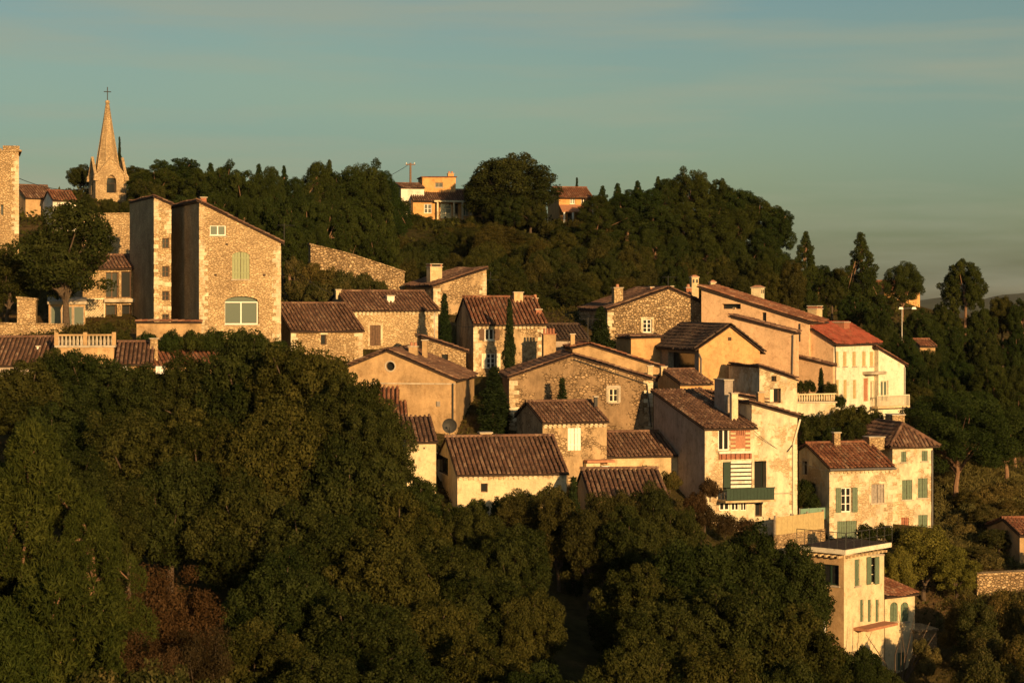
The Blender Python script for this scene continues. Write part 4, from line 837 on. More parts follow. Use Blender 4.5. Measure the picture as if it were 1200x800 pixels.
h.quoins(); h.finish(); h.chimney(891, 459, 8, 1.5, 'plain', 'plaster_tan'); h.pipe('F', [(937, 491), (929, 520), (929, 606)], 'cream_paint', .06); h.pipe('F', [(928, 521), (922, 529)], 'iron', .03)
h.slab('ledge', 'F', 899, 577, 928, 578.5, .003, .06, 'concrete')
h = House('pale_upper_house', 'pale stone house end with sloping tiles behind the balcony house roof', 'house', 862, 900, 132, 22, 520, 5, 'u', [('f', 862, 464), ('f', 900, 472)], 'stone_cream', 'tile_brown', ov=.1); h.finish()
# terrace fence in front of it
a = P(911, 626, 121); b = P(967, 624, 124.5); e = empty('terrace_fence', a, math.atan2(b.y - a.y, b.x - a.x)); tag(e, 'ochre board fence on a stone base beside the tall pale house', 'fence'); Lf = (b - a).length
q = MB(); q.box(0, Lf, 0, .25, -2.5, -.05); q.build('base_wall', 'stone_gold', e)
for i in range(9): q = MB(); q.box(Lf * i / 9 + .008, Lf * (i + 1) / 9 - .008, .08, .13, -.045, 1.0); q.build('board', 'fence_ochre', e)
for i in range(4): q = MB(); q.box(Lf * i / 3 - .05, Lf * i / 3 + .05, .132, .23, -.049, 1.1); q.build('post', 'grey_wood', e)
a = P(938, 604, 126.5); b = P(969, 602, 127.5); e = empty('terrace_screen', a, math.atan2(b.y - a.y, b.x - a.x)); tag(e, 'green garden screen behind the ochre fence', 'fence'); Lf = (b - a).length
for i in range(3): q = MB(); q.box(Lf * i / 3 + .01, Lf * (i + 1) / 3 - .01, 0, .05, -.3, .42); q.build('screen_panel', 'fence_green', e)
for i in range(4): q = MB(); q.box(Lf * i / 3 - .03, Lf * i / 3 + .03, .06, .12, -2.2, .45); q.build('post', 'grey_wood', e)

# lower right pair of houses
h = House('red_roof_corner_house', 'two storey stone house with rusty red tiled roof and green shutters', 'house', 972, 1046, 127, 16, 620, '936', 'v', [('l', 972, 549), ('m', 3.4, 1.2), ('m', -1, .75)], 'stone_cream', 'tile_red', ov=.22)
h.window('F', 986, 571, 998, 600, 'six', shut='lr', sill=False); h.window('F', 1021, 567, 1036, 589, 'shutters', smat='grey_wood', surround='stone_cream'); h.window('F', 981, 610, 1004, 634, 'shutters', smat='green_paint', sill=False)
h.window('L', 946, 540, 941, 556, 'none', 'dark_wood', sill=False, surround='concrete'); h.cornice(); h.gutter(); h.quoins(); h.finish(); h.chimney(980, 506, 8, 3.0, 'plain', 'stone_gold'); h.chimney(1024, 511, 20, 3.2, 'plain', 'stone_gold', .9)
h = House('three_storey_house', 'three storey pale stone house with hipped brown roof and broad stone chimney', 'house', 1046, 1093, 131, 16, 624, 7, 'v', [('f', 1046, 525), ('m', -1, 0)], 'stone_cream', 'tile_brown', ov=.35)
for x0, y0, x1, y1 in ((1056, 529, 1062, 541), (1080, 528, 1087, 540)): h.window('F', x0, y0, x1, y1, 'shutters', smat='green_paint')
for x0, y0, x1, y1 in ((1057, 562, 1069, 585), (1075.5, 560, 1087, 583), (1076, 603, 1087, 621)): h.window('F', x0, y0, x1, y1, 'shutters', smat='green_paint')
h.window('F', 1056, 606, 1065, 622, 'shutters', smat='red_brick', sill=False); h.quoins(); h.finish(hip=1.35); h.chimney(1049, 485, 16, 3.8, 'plain', 'stone_gold', 1.0); h.antenna(1058, 476, 3.6, 2); h.pipe('F', [(1092, 527), (1092, 618)])

# house with flat roof terrace and its arched annex
h = House('terrace_roof_house', 'cream house with flat railed roof terrace and tall green shutters', 'house', 989, 1036, 111, 48, 768, '943', 'u', [('f', 989, 651), ('f', 1036, 651)], 'plaster_pale', 'concrete', flat=True, ov=.02, vg=.02, side_mat='plaster_tan')
h.window('L', 983, 661, 962, 685, 'two', 'dark_green', sill=True); h.window('F', 1001.5, 655, 1007.5, 686, 'shutters', smat='green_paint'); h.window('F', 1016, 652, 1028, 684, 'six', shut=None, frame='cream_paint', sill=False); 
for x in (1017.5, 1027): h.slab('shutter', 'F', x - 2.4, 652, x + 2.4, 684, .03, .07, 'green_paint')
for x in (1010, 1019, 1028): h.window('F', x - 2, 702, x + 2, 728, 'shutters', smat='green_paint', sill=False)
h.slab('door', 'L', 968, 712, 962, 744, .01, .05, 'white_paint'); h.slab('terrace_ledge', 'F', 1000, 731, 1036, 734, .003, .9, 'terracotta')
h.finish(tiles=False, thick=.1); m_ = MB(); z = h.prof[0][1]; m_.box(-.3, h.w + .3, -.3, h.d + .3, z + .11, z + .36); m_.build('roof_slab', 'plaster_ivory', h.root); m_ = MB(); m_.box(-.2, h.w + .2, -.2, h.d + .2, z + .364, z + .39); m_.build('terrace_floor', 'dark_roof_base', h.root)
q = MB(); n = 18
for f, L in (('F', h.w), ('L', h.d)):
    T = h.T(f)
    for i in range(int(L / .4)): q.box(i * .4 + .1, i * .4 + .22, z - .12, z + .0, .004, .36, T)
q.build('corbels', 'plaster_cream', h.root)
q = MB(); zr_ = z + .38
for f, L in (('F', h.w), ('L', h.d)):
    T = h.T(f); q.tube([T(-.3, zr_ + .9, .33), T(L + .3, zr_ + .9, .33)], .02, 5); q.tube([T(-.3, zr_ + .45, .33), T(L + .3, zr_ + .45, .33)], .012, 4)
    for i in range(7): q.tube([T(-.3 + (L + .6) * i / 6, zr_, .33), T(-.3 + (L + .6) * i / 6, zr_ + .9, .33)], .018, 5)
q.build('railing', 'iron', h.root)
h = House('arched_annex', 'small annex with twin arched windows and sloping tile roof', 'house', 1037, 1072, 114.4, 34, 780, 4.5, 'v', [('f', 1037, 700), ('m', -1, .9)], 'plaster_pale', 'tile_red', ov=.25)
for x in (1047.5, 1060): h.window('F', x - 4.7, 705, x + 4.7, 728, 'shutters', smat='green_paint', arch=.45, sill=True)
h.window('F', 1052, 764, 1060, 785, 'shutters', smat='green_paint', sill=False); h.finish()
h = House('lower_terrace', 'stone terrace wall below the arched annex', 'wall', 1071, 1098, 115.5, 18, 800, 2.0, 'u', [('f', 1071, 740), ('f', 1098, 738)], 'stone_gold', 'stone_gold', flat=True, ov=.06); h.finish(tiles=False, thick=.1)

# hilltop villas
h = House('hilltop_villa', 'orange hilltop villa with roof tower box and sunlit verandah', 'villa', 484, 572, 243, 10, 262, 9, 'v', [('f', 484, 235.5), ('m', 5, 1.5), ('m', -1, .2)], 'plaster_orange', 'tile_brown', ov=.4)
h.window('F', 516, 238.5, 529, 256, 'six', 'cream_paint', glass='glass_pale', sill=False); h.window('F', 532, 239, 537, 256, 'none', 'brown_wood', sill=False); h.window('F', 543, 239, 549, 253, 'two', 'cream_paint', glass='glass_pale', sill=False); h.window('F', 554, 240, 560, 253, 'none', 'brown_wood', sill=False)
h.window('F', 497, 239, 506, 250, 'cross', 'white_paint', sill=False)
h.finish()
for x in (512, 531, 541, 551): h.slab('verandah_post', 'F', x - .9, 237.5, x + .9, 257, .5, .72, 'plaster_pale')
h.slab('verandah_beam', 'F', 508, 235.2, 560, 237.3, .45, .75, 'plaster_pale')
h = House('villa_tower', 'orange flat roofed upper storey rising above the hilltop villa', 'villa', 495, 534, 247, 10, 240, 4, 'u', [('f', 495, 208), ('f', 534, 208)], 'plaster_orange', 'tile_red', flat=True, ov=.15, vg=.15); h.window('F', 510, 214, 519, 219.5, 'two', 'grey_wood'); h.finish(tiles=False, thick=.12); h.chimney(528, 201, 7, 2, 'pots', 'plaster_orange', .7)
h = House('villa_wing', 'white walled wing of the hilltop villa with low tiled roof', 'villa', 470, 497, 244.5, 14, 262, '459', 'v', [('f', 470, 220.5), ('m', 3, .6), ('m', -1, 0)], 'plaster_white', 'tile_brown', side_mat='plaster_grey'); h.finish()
h = House('second_villa', 'two storey villa with tiled roofs and white porch posts beside the round crowned tree', 'villa', 655, 694, 246, 12, 268, 6, 'v', [('f', 655, 231), ('m', 3, 1.2), ('m', -1, .1)], 'plaster_orange', 'tile_red', ov=.45)
h.window('F', 668, 232, 674, 239, 'two', 'white_paint', glass='glass_pale'); h.window('F', 681, 232, 687, 239, 'two', 'white_paint'); h.window('F', 665, 250, 671, 262, 'none', 'brown_wood', sill=False); h.finish()
u0, z0, u1, z1 = h.rect('F', 655, 240, 688, 248); T = h.T('F'); q = MB(); q.prism([(0, 0), (1, 0), (1, 1)], 0, 0, T) if False else None
q.add([T(u0, z1, .01), T(u1, z1, .01), T(u1, z0, 1.6), T(u0, z0, 1.6), T(u0, z1 - .12, .01), T(u1, z1 - .12, .01), T(u1, z0 - .12, 1.6), T(u0, z0 - .12, 1.6)], [(0, 1, 2, 3), (7, 6, 5, 4), (2, 6, 7, 3), (0, 3, 7, 4), (1, 5, 6, 2)]); q.build('porch_roof', 'terracotta', h.root)
for x in (658, 668, 677, 683): h.slab('porch_post', 'F', x - .9, 249, x + .9, 264, 1.3, 1.5, 'white_paint')
h = House('ridge_house', 'low orange house with tiled roof behind the umbrella pine on the ridge', 'house', 1036, 1078, 268, 14, 355, 7, 'v', [('f', 1036, 340), ('m', 3.5, 1.1), ('m', -1, 0)], 'plaster_orange', 'tile_red', ov=.6); h.window('F', 1048, 343, 1053, 350, 'two'); h.window('F', 1064, 343, 1069, 350, 'two'); h.finish()
h = House('ridge_cottage', 'small pale orange cottage among the ridge trees beside the conical pine', 'house', 962, 984, 236, 16, 362, 5, 'v', [('f', 962, 343), ('m', 2.5, .8), ('m', -1, 0)], 'plaster_orange', 'tile_red'); h.window('F', 970, 347, 973, 354, 'none', 'brown_wood', sill=False); h.finish()
h = House('slope_hut', 'small hut with red gable on the wooded slope below the street lamp', 'hut', 1078, 1096, 187, 12, 416, 3, 'v', [('f', 1080, 406), ('m', 1.5, .5), ('m', -1, 0)], 'plaster_tan', 'tile_red'); h.finish()
h = House('edge_house', 'house corner with tiled roof beyond the big umbrella pine', 'house', 1195, 1250, 126, 10, 660, 5, 'v', [('f', 1188, 628), ('m', 2.5, .7), ('m', -1, 0)], 'plaster_tan', 'tile_red'); h.window('F', 1210, 636, 1216, 650, 'none', 'brown_wood', sill=False); h.finish()
h = House('retaining_wall', 'long earth coloured retaining wall beside the yellow green tree', 'wall', 1145, 1260, 121, 8, 690, .6, 'u', [('f', 1145, 674), ('f', 1260, 668)], 'stone_rough', 'stone_gold', flat=True, ov=.05); h.finish(tiles=False, thick=.1)

# street lamp, utility pole and wires
p = P(1057, 402, 190); e = empty('street_lamp', p); tag(e, 'tall double headed street lamp on the wooded slope', 'street lamp'); Hh = (402 - 361) / FPX * 190
q = MB(); q.tube([(0, 0, -1), (0, 0, Hh)], [.07, .04], 7); q.build('pole', 'metal', e); q = MB(); q.tube([(-.15, 0, Hh - .05), (1.1, .2, Hh)], .035, 5); q.build('arm', 'metal', e)
for x, yv in ((-.1, 0), (1.15, .2)): q = MB(); q.frus(x, yv, Hh - .1, Hh + .1, .22, .12, .14, .08); q.build('lamp_head', 'lamp_white', e)
p = P(481, 226, 252); e = empty('utility_pole', p); tag(e, 'wooden utility pole with crossarm beside the hilltop villa', 'utility pole'); Hh = (226 - 191) / FPX * 252
q = MB(); q.tube([(0, 0, -2.5), (0, 0, Hh)], [.17, .12], 7); q.build('pole', 'pole_wood', e); q = MB(); q.box(-.6, .6, -.06, .06, Hh - .25, Hh - .13); q.build('crossarm', 'pole_wood', e)
for x in (-.5, .5): q = MB(); q.tube([(x, 0, Hh - .128), (x, 0, Hh + .05)], .05, 6); q.build('insulator', 'lamp_white', e)
a = P(480.5, 192, 252); b = P(396, 226, 262); q = MB(); q.tube([tuple((b - a) * t + Vector((0, 0, -1.2 * 4 * t * (1 - t) * .5))) for t in np.linspace(0, 1, 12)], .03, 4); tag(q.build('power_line', 'iron', None, a), 'drooping power line from the utility pole into the pines', 'power line')
a = P(22, 209, 178); b = P(104, 221, 212); q = MB(); q.tube([tuple((b - a) * t + Vector((0, 0, -2 * t * (1 - t)))) for t in np.linspace(0, 1, 12)], .03, 4); tag(q.build('power_line', 'iron', None, a), 'drooping power line between the castle tower and the church', 'power line')

for i_, (p0, p1, lb) in enumerate((((512, 366, 146), (556, 382, 142), 'thin cable from the stone house to the shuttered house'), ((640, 398, 142), (712, 372, 153), 'thin cable slung from the shuttered house to the rubble gable'), ((884, 505, 124), (972, 552, 127), 'thin cable slung from the tall pale house to the red roof corner house'), ((330, 300, 139), (394, 345, 148), 'thin cable from the big stone house to the stone house roof'))):
    a = P(*p0); b = P(*p1); q = MB(); q.tube([tuple((b - a) * t + Vector((0, 0, -1.6 * t * (1 - t)))) for t in np.linspace(0, 1, 14)], .014, 4); tag(q.build('overhead_cable', 'iron', None, a), lb, 'cable')

# dishes, meters and pipes on the plain walls

# ------------------------------------------------------------------ vegetation
def unit(n, rng): d = rng.normal(size=(n, 3)); return d / np.linalg.norm(d, axis=1, keepdims=True)
def leaf_mesh(name, clumps, nleaf, size, mat, seed, aspect=.55, outward=1.0, upward=0.0, shell=.62, blade=False):
    """clumps: (cx,cy,cz,rx,ry,rz,tone). Many small leaf faces spread through the outer part of each clump."""
    rng = np.random.default_rng(seed); C = np.array(clumps); wts = (C[:, 3] * C[:, 4] + C[:, 4] * C[:, 5] + C[:, 3] * C[:, 5]); k = rng.choice(len(C), nleaf, p=wts / wts.sum())
    d = unit(nleaf, rng); r = shell + (1.08 - shell) * rng.random(nleaf) ** .7
    lump = 1 + .14 * np.sin(d[:, 0] * 7 + k) * np.sin(d[:, 1] * 6 + k * 1.7) + .1 * np.sin(d[:, 2] * 9 + k * .6)
    p = C[k, :3] + d * C[k, 3:6] * (r * lump)[:, None]
    # drop leaves that sit deep inside another clump
    keep = np.ones(nleaf, bool)
    for j in range(len(C)):
        q = (p - C[j, :3]) / C[j, 3:6]; keep &= ~((np.einsum('ij,ij->i', q, q) < .38) & (k != j))
    p = p[keep]; d = d[keep]; k = k[keep]; n = len(p)
    nrm = d * outward + unit(n, rng) * .75 + np.array([0, 0, upward]); nrm /= np.linalg.norm(nrm, axis=1, keepdims=True)
    if blade: t = d * .6 + unit(n, rng) * .95 + np.array([0, 0, .35]); t /= np.linalg.norm(t, axis=1, keepdims=True)
    else: t = np.cross(nrm, unit(n, rng)); t /= np.linalg.norm(t, axis=1, keepdims=True) + 1e-9
    b = np.cross(nrm, t); b /= np.linalg.norm(b, axis=1, keepdims=True) + 1e-9
    s = size * rng.uniform(.55, 1.35, n)[:, None]
    V = np.stack([p - t * s * .5, p + b * s * aspect * .5 + t * s * .05, p + t * s * .5, p - b * s * aspect * .5 + t * s * .05], 1).reshape(-1, 3)
    tone = np.clip(C[k, 6] + rng.normal(0, .2, n), 0, 1)
    Q = np.arange(n * 4).reshape(-1, 4)
    return np_mesh(name, V, Q, np.repeat(tone, 4), mat)
def limbs(name, H, r0, targets, mat, base_z=-7.0, fork=.32, seed=1, bend=.06):
    rng = random.Random(seed); m = MB(); zt = H * fork
    tp = [(0, 0, 0)] + [(rng.uniform(-1, 1) * bend * H * t, rng.uniform(-1, 1) * bend * H * t, zt * t) for t in (.4, .75, 1)]
    m.tube([(0, 0, base_z)] + tp, [r0 * 1.3, r0 * 1.2, r0, r0 * .88, r0 * .75], 8)
    top = Vector(tp[-1])
    for tx, ty, tz in targets:
        e = Vector((tx, ty, tz)); s = Vector(tp[rng.choice((2, 3, 3))]); mid = s.lerp(e, .5) + Vector((rng.uniform(-.3, .3), rng.uniform(-.3, .3), rng.uniform(-.1, .5))); q = s.lerp(mid, .5) + Vector((rng.uniform(-.12, .12), rng.uniform(-.12, .12), .1))
        m.tube([s, q, mid, e], [r0 * .55, r0 * .42, r0 * .28, r0 * .1], 5)
    me = bpy.data.meshes.new(name); me.from_pydata(m.v, [], m.f); me.materials.append(MATS[mat]); me.update(); return me
def sph_clumps(n, R3, c, r0, r1, rng, fill=.75, low=-.75, flat=1.0):
    out = []
    for i in range(n):
        z = 1 - (1 - low) * (i + .5) / n; a = i * 2.39996 + rng.uniform(-.3, .3); rr = math.sqrt(max(0, 1 - z * z)); f = rng.uniform(fill, 1.02) if i % 5 else rng.uniform(.2, .6)
        r = rng.uniform(r0, r1)
        out.append((c[0] + R3[0] * rr * math.cos(a) * f, c[1] + R3[1] * rr * math.sin(a) * f, c[2] + R3[2] * z * f, r * rng.uniform(.85, 1.2), r * rng.uniform(.85, 1.2), r * flat * rng.uniform(.75, 1.05), rng.uniform(.25, .75)))
    return out

def lobed(nl, ns, R3, c, l0, l1, rng, low=-.7, flat=.9, sub=(.32, .46)):
    """big lobes set round the crown, each carrying smaller leaf clumps"""
    out = []
    for i in range(nl):
        z = 1 - (1 - low) * (i + .5) / nl; a = i * 2.39996 + rng.uniform(-.5, .5); rr = math.sqrt(max(0, 1 - z * z)); f = rng.uniform(.55, .8); lr = rng.uniform(l0, l1)
        lx, ly, lz = c[0] + R3[0] * rr * math.cos(a) * f, c[1] + R3[1] * rr * math.sin(a) * f, c[2] + R3[2] * z * f; tone = rng.uniform(.25, .75)
        for k in range(ns):
            zz = 1 - 1.8 * (k + .5) / ns; b = k * 2.39996 + rng.uniform(-.4, .4); r2 = math.sqrt(max(0, 1 - zz * zz)); g = rng.uniform(.6, .95); r = lr * rng.uniform(*sub)
            out.append((lx + lr * r2 * math.cos(b) * g, ly + lr * r2 * math.sin(b) * g, lz + lr * flat * zz * g, r * rng.uniform(.85, 1.25), r * rng.uniform(.85, 1.25), r * rng.uniform(.7, 1.0), max(0, min(1, tone + rng.uniform(-.15, .15)))))
    return out
PROTO = {}
def proto(kind, crown, trunk, H, Rr): PROTO.setdefault(kind, []).append((crown, trunk, H, Rr))
# evergreen oaks (height 10, radius about 5)
for v in range(5):
    rg = random.Random(100 + v); cl = lobed(15, 11, (4.3, 4.3, 4.2), (0, 0, 5.5), 1.3, 2.1, rg, -.8)
    cl += [(rg.uniform(-2.2, 2.2), rg.uniform(-2.2, 2.2), rg.uniform(3.5, 7.5), 1.2, 1.2, 1.2, .2) for _ in range(6)]
    proto('oak', leaf_mesh('oak_crown', cl, 66000, .22, 'leaf_oak', 200 + v), limbs('oak_trunk', 10, .32, [c[:3] for c in cl[::12]], 'bark', seed=v), 10.0, 4.9)
# lighter, taller leaved tree with sparse crown
for v in range(2):
    rg = random.Random(140 + v); cl = sph_clumps(46, (3.4, 3.4, 4.2), (0, 0, 5.6), .55, 1.2, rg, .55, -.8)
    proto('open', leaf_mesh('open_crown', cl, 24000, .24, 'leaf_oak_warm', 240 + v), limbs('open_trunk', 10, .24, [c[:3] for c in cl[::3]], 'bark', seed=10 + v, fork=.28), 10.0, 4.2)
# aleppo pines: irregular pointed crown of upward brushes
for v in range(3):
    rg = random.Random(160 + v); cl = []
    for i in range(84):
        t = (i + .5) / 84; z = 2.2 + 7.6 * t; env = 3.5 * (1 - max(0, t - .25) / .80) ** .75 * (.55 + .45 * min(1, t / .25)); a = i * 2.39996 + rg.uniform(-.5, .5); f = rg.uniform(.7, 1.08) if i % 4 else rg.uniform(.1, .6)
        r = rg.uniform(.42, .88) * (1.1 - .45 * t); cl.append((env * f * math.cos(a), env * f * math.sin(a), z, r, r, r * rg.uniform(.9, 1.25), rg.uniform(.25, .75)))
    proto('pine', leaf_mesh('pine_crown', cl, 90000, .22, 'leaf_pine', 260 + v, aspect=.2, outward=.9, blade=True), limbs('pine_trunk', 10, .22, [(c[0] * .9, c[1] * .9, c[2] - .2) for c in cl[::5]], 'pine_bark', seed=20 + v, fork=.8, bend=.012), 10.3, 3.6)
# broad round-topped pines
for v in range(3):
    rg = random.Random(180 + v); cl = lobed(14, 9, (3.9, 3.9, 3.9), (0, 0, 5.9), 1.0, 1.7, rg, -.75, 1.25)
    proto('round_pine', leaf_mesh('round_pine_crown', cl, 44000, .32, 'leaf_pine', 280 + v, aspect=.24, blade=True), limbs('round_pine_trunk', 10, .24, [c[:3] for c in cl[::9]], 'pine_bark', seed=30 + v, fork=.5), 10.2, 4.3)
# conical pines
rg = random.Random(77); cl = []
for i in range(48):
    t = (i + .5) / 48; z = 1.6 + 8.2 * t; env = 2.5 * (1 - t) ** .85 + .12; a = i * 2.39996 + rg.uniform(-.4, .4); f = rg.uniform(.5, 1.05); r = .3 + .5 * (1 - t) * rg.uniform(.7, 1.1)
    cl.append((env * f * math.cos(a), env * f * math.sin(a), z, r, r, r * .9, rg.uniform(.25, .7)))
proto('cone_pine', leaf_mesh('cone_pine_crown', cl, 26000, .30, 'leaf_pine', 300, aspect=.22, blade=True), limbs('cone_pine_trunk', 10, .2, [(c[0] * .9, c[1] * .9, c[2]) for c in cl[::4]], 'pine_bark', seed=41, fork=.85, bend=.01), 10.1, 2.7)
# slim cypress
for v in range(2):
    rg = random.Random(70 + v); cl = []
    for i in range(46):
        t = (i + .5) / 46; z = .5 + 9.2 * t; env = .62 * (min(1, .55 + t * 2.2) * (1 - max(0, t - .35) / .68) ** .8); a = i * 2.39996; r = rg.uniform(.28, .5) * (1.05 - .6 * t)
        cl.append((env * math.cos(a) * rg.uniform(.4, 1), env * math.sin(a) * rg.uniform(.4, 1), z, r, r, r * 2.1, rg.uniform(.25, .7)))
    proto('cypress', leaf_mesh('cypress_crown', cl, 16000, .26, 'leaf_cypress', 310 + v, aspect=.3, outward=.8, blade=True), limbs('cypress_trunk', 10, .14, [(0, 0, 9)], 'bark', seed=50, fork=.3, bend=.005), 10.2, .95)
# umbrella pine: bare forked trunk under a broad domed crown
rg = random.Random(91); cl = []
for i in range(110):
    z = 1 - 1.72 * (i + .5) / 110; a = i * 2.39996 + rg.uniform(-.3, .3); rr = math.sqrt(max(0, 1 - z * z)); f = rg.uniform(.7, 1.0) if i % 4 else rg.uniform(.2, .65); r = rg.uniform(.5, .95)
    cl.append((4.6 * rr * math.cos(a) * f, 4.6 * rr * math.sin(a) * f, 6.0 + 3.7 * z * f, r * 1.15, r * 1.15, r * .8, rg.uniform(.25, .7)))
proto('umbrella', leaf_mesh('umbrella_crown', cl, 84000, .24, 'leaf_pine', 320, aspect=.26, blade=True), limbs('umbrella_trunk', 10, .22, [(c[0] * .85, c[1] * .85, c[2] - .3) for c in cl[::5]], 'pine_bark', seed=61, fork=.33, bend=.03), 10.2, 5.2)
# shrubs
for v in range(3):
    rg = random.Random(400 + v); cl = sph_clumps(22, (1.35, 1.35, 1.0), (0, 0, .9), .32, .62, rg, .6, -.6)
    proto('shrub', leaf_mesh('shrub_crown', cl, 7000, .17, 'leaf_oak', 420 + v), limbs('shrub_stem', 2, .07, [c[:3] for c in cl[::4]], 'bark', base_z=-.3, seed=70 + v), 2.2, 1.75)
# bare spiky shrub with long twigs (autumn)
rg = random.Random(500); cl = sph_clumps(60, (3.2, 3.2, 3.4), (0, 0, 5.0), .4, 1.0, rg, .5, -.8)
proto('autumn', leaf_mesh('autumn_crown', cl, 30000, .18, 'leaf_autumn', 520, aspect=.45, shell=.3), limbs('autumn_trunk', 10, .15, [c[:3] for c in cl[::2]], 'bark', seed=80, fork=.2), 9.2, 3.5)
rg = random.Random(510)
mbare = limbs('bare_branches', 6, .1, [(rg.uniform(-2.4, 2.4), rg.uniform(-1.2, 1.2), rg.uniform(2.5, 5.5)) for _ in range(16)], 'bark', seed=90, fork=.3)

CNT = {}
def lm_near(px, Y, marks): x = (px - CX) / FPX * Y; return min(marks, key=lambda m: (x - (m[0] - CX) / FPX * m[1]) ** 2 + (Y - m[1]) ** 2)[2]
M_OAK = [(20, 125, 'just below the low broad roofed house'), (100, 125, 'just below the balustrade terrace'), (200, 126, 'just below the low house with a stone chimney'), (300, 126, 'in front of the big stone house'), (380, 130, 'below the small rubble stone house'),
         (450, 122, 'in front of the round window gable'), (500, 112, 'beside the long striped roof house'), (600, 108, 'in front of the long striped roof house'), (740, 105, 'in front of the sunken tiled roof'), (850, 112, 'below the green balcony'), (920, 112, 'below the ochre board fence'), (970, 106, 'beside the flat railed roof terrace'),
         (1030, 100, 'below the arched annex'), (80, 85, 'behind the tall bright pine'), (210, 85, 'behind the reddish autumn tree'), (310, 76, 'beside the reddish autumn tree'), (440, 90, 'deep in the wooded slope below the striped roof house'), (430, 72, 'at the foot of the slope beyond the autumn bushes'), (620, 78, 'on the slope below the columnar cypress'), (760, 80, 'at the foot of the slope below the sunken roof'), (880, 80, 'at the foot of the slope below the balcony house')]
M_HILL = [(110, 210, 'beside the church'), (215, 205, 'behind the narrow stone tower'), (270, 200, 'behind the big stone house'), (330, 195, 'between the big stone house and the ruined wall'), (390, 190, 'above the ruined rubble wall'), (440, 215, 'beside the utility pole'),
          (510, 225, 'below the verandah villa'), (600, 225, 'below the large round crowned tree'), (670, 228, 'below the second villa'), (530, 185, 'above the house with the broad white topped chimney'), (620, 180, 'above the shuttered house'), (710, 180, 'behind the rubble gable'), (800, 185, 'behind the vented chimneys'), (900, 190, 'behind the long orange roof'),
          (720, 238, 'on the crest beside the second villa'), (800, 240, 'on the crest of the wooded dome'), (870, 240, 'on the crest of the dome beside the small conifer'), (960, 220, 'around the small orange cottage'), (1020, 215, 'below the tall conical pine'), (1060, 200, 'around the street lamp'), (1130, 222, 'around the round topped lone pine'), (1190, 225, 'beyond the lone pine'), (1090, 175, 'around the small hut'), (1120, 165, 'above the umbrella pines'), (1190, 165, 'behind the second umbrella pine')]
LOWH = []
def tree(kind, px, py, Y, rpx, label, cat, group, name, mat=None, minh=None, rz=None, var=None, wide=1.0):
    x = (px - CX) / FPX * Y; zg = hz(x, Y); zt = (HY - py) / FPX * Y; H = zt - zg
    if minh and H < minh: zg = zt - minh; H = minh
    if H < .9 or H > 26: LOWH.append((kind, px, py, Y, round(H, 1)))
    H = max(H, .8)
    k = CNT.get(kind, 0); CNT[kind] = k + 1; pr = PROTO[kind]; crown, trunk, Hm, Rm = pr[(k if var is None else var) % len(pr)]
    r = rpx / FPX * Y; e = empty(name, (x, Y, zg), rz if rz is not None else (k * 2.399) % 6.283)
    sx = r / Rm
    tr = link(bpy.data.objects.new('trunk' if kind != 'shrub' else 'stem', trunk), e); cr = link(bpy.data.objects.new('crown' if kind != 'shrub' else 'foliage', crown), e)
    sz = H / Hm
    for o in (tr, cr): o.scale = (sx, sx * wide, sz)
    if kind in ('oak', 'open', 'autumn', 'shrub', 'round_pine', 'pine') and sz > 1.3 * sx:
        for o in (tr, cr): o.scale.z = 1.3 * sx; o.location.z = H - Hm * 1.3 * sx
    if mat: cr.material_slots[0].link = 'OBJECT'; cr.material_slots[0].material = MATS[mat]
    tag(e, label, cat, group); return e

OAK = ('dark evergreen oak packed into the wooded slope below the village', 'tree', 'oaks of the wooded slope below the village', 'oak_tree')
# foreground slope, back row to front row: (px, top py, distance, crown radius px)
for t in [(25, 420, 112, 62), (100, 408, 114, 58), (66, 404, 115, 34), (165, 422, 113, 52), (222, 414, 112, 46), (285, 386, 111, 66), (352, 398, 108, 68), (413, 430, 105, 56), (442, 470, 102, 50), (484, 552, 103, 40),
          (60, 470, 104, 64), (150, 478, 101, 66), (235, 470, 100, 70), (320, 470, 98, 78), (410, 520, 96, 74), (474, 572, 95, 60), (548, 588, 103, 44), (520, 625, 93, 58),
          (200, 530, 93, 66), (285, 560, 91, 74), (365, 585, 89, 80), (445, 620, 87, 74), (560, 660, 89, 62), (600, 610, 97, 48), (330, 650, 83, 70), (420, 690, 80, 80), (505, 700, 82, 64),
          (300, 720, 76, 74), (370, 760, 72, 80), (470, 770, 72, 78), (560, 740, 78, 66), (620, 690, 88, 46), (630, 770, 74, 60), (150, 560, 92, 46), (85, 530, 98, 60),
          (735, 590, 103, 44), (785, 592, 104, 46), (745, 655, 95, 60), (810, 625, 97, 72), (870, 618, 100, 62), (930, 634, 100, 56), (850, 680, 90, 78), (925, 700, 90, 70), (780, 700, 88, 66),
          (950, 738, 93, 44), (740, 740, 80, 66), (830, 750, 80, 80), (920, 765, 82, 70), (700, 790, 72, 60), (790, 800, 70, 70), (560, 800, 66, 70), (880, 810, 70, 70), (1008, 752, 99, 34)]:
    tree('oak', *t, 'dark evergreen oak ' + lm_near(t[0], t[2], M_OAK), *OAK[1:])
# lighter foreground trees
for t in [(690, 600, 104, 40), (760, 562, 109, 34), (655, 580, 106, 36), (615, 572, 109, 36)]:
    tree('open', *t, 'thin olive brown tree beside the dark roof sunk in the trees', 'tree', 'thin trees around the sunken roof', 'broadleaf_tree')
tree('cypress', 672, 556, 106, 15, 'dark columnar cypress in front of the sunken tiled roof', 'tree', None, 'cypress_tree')
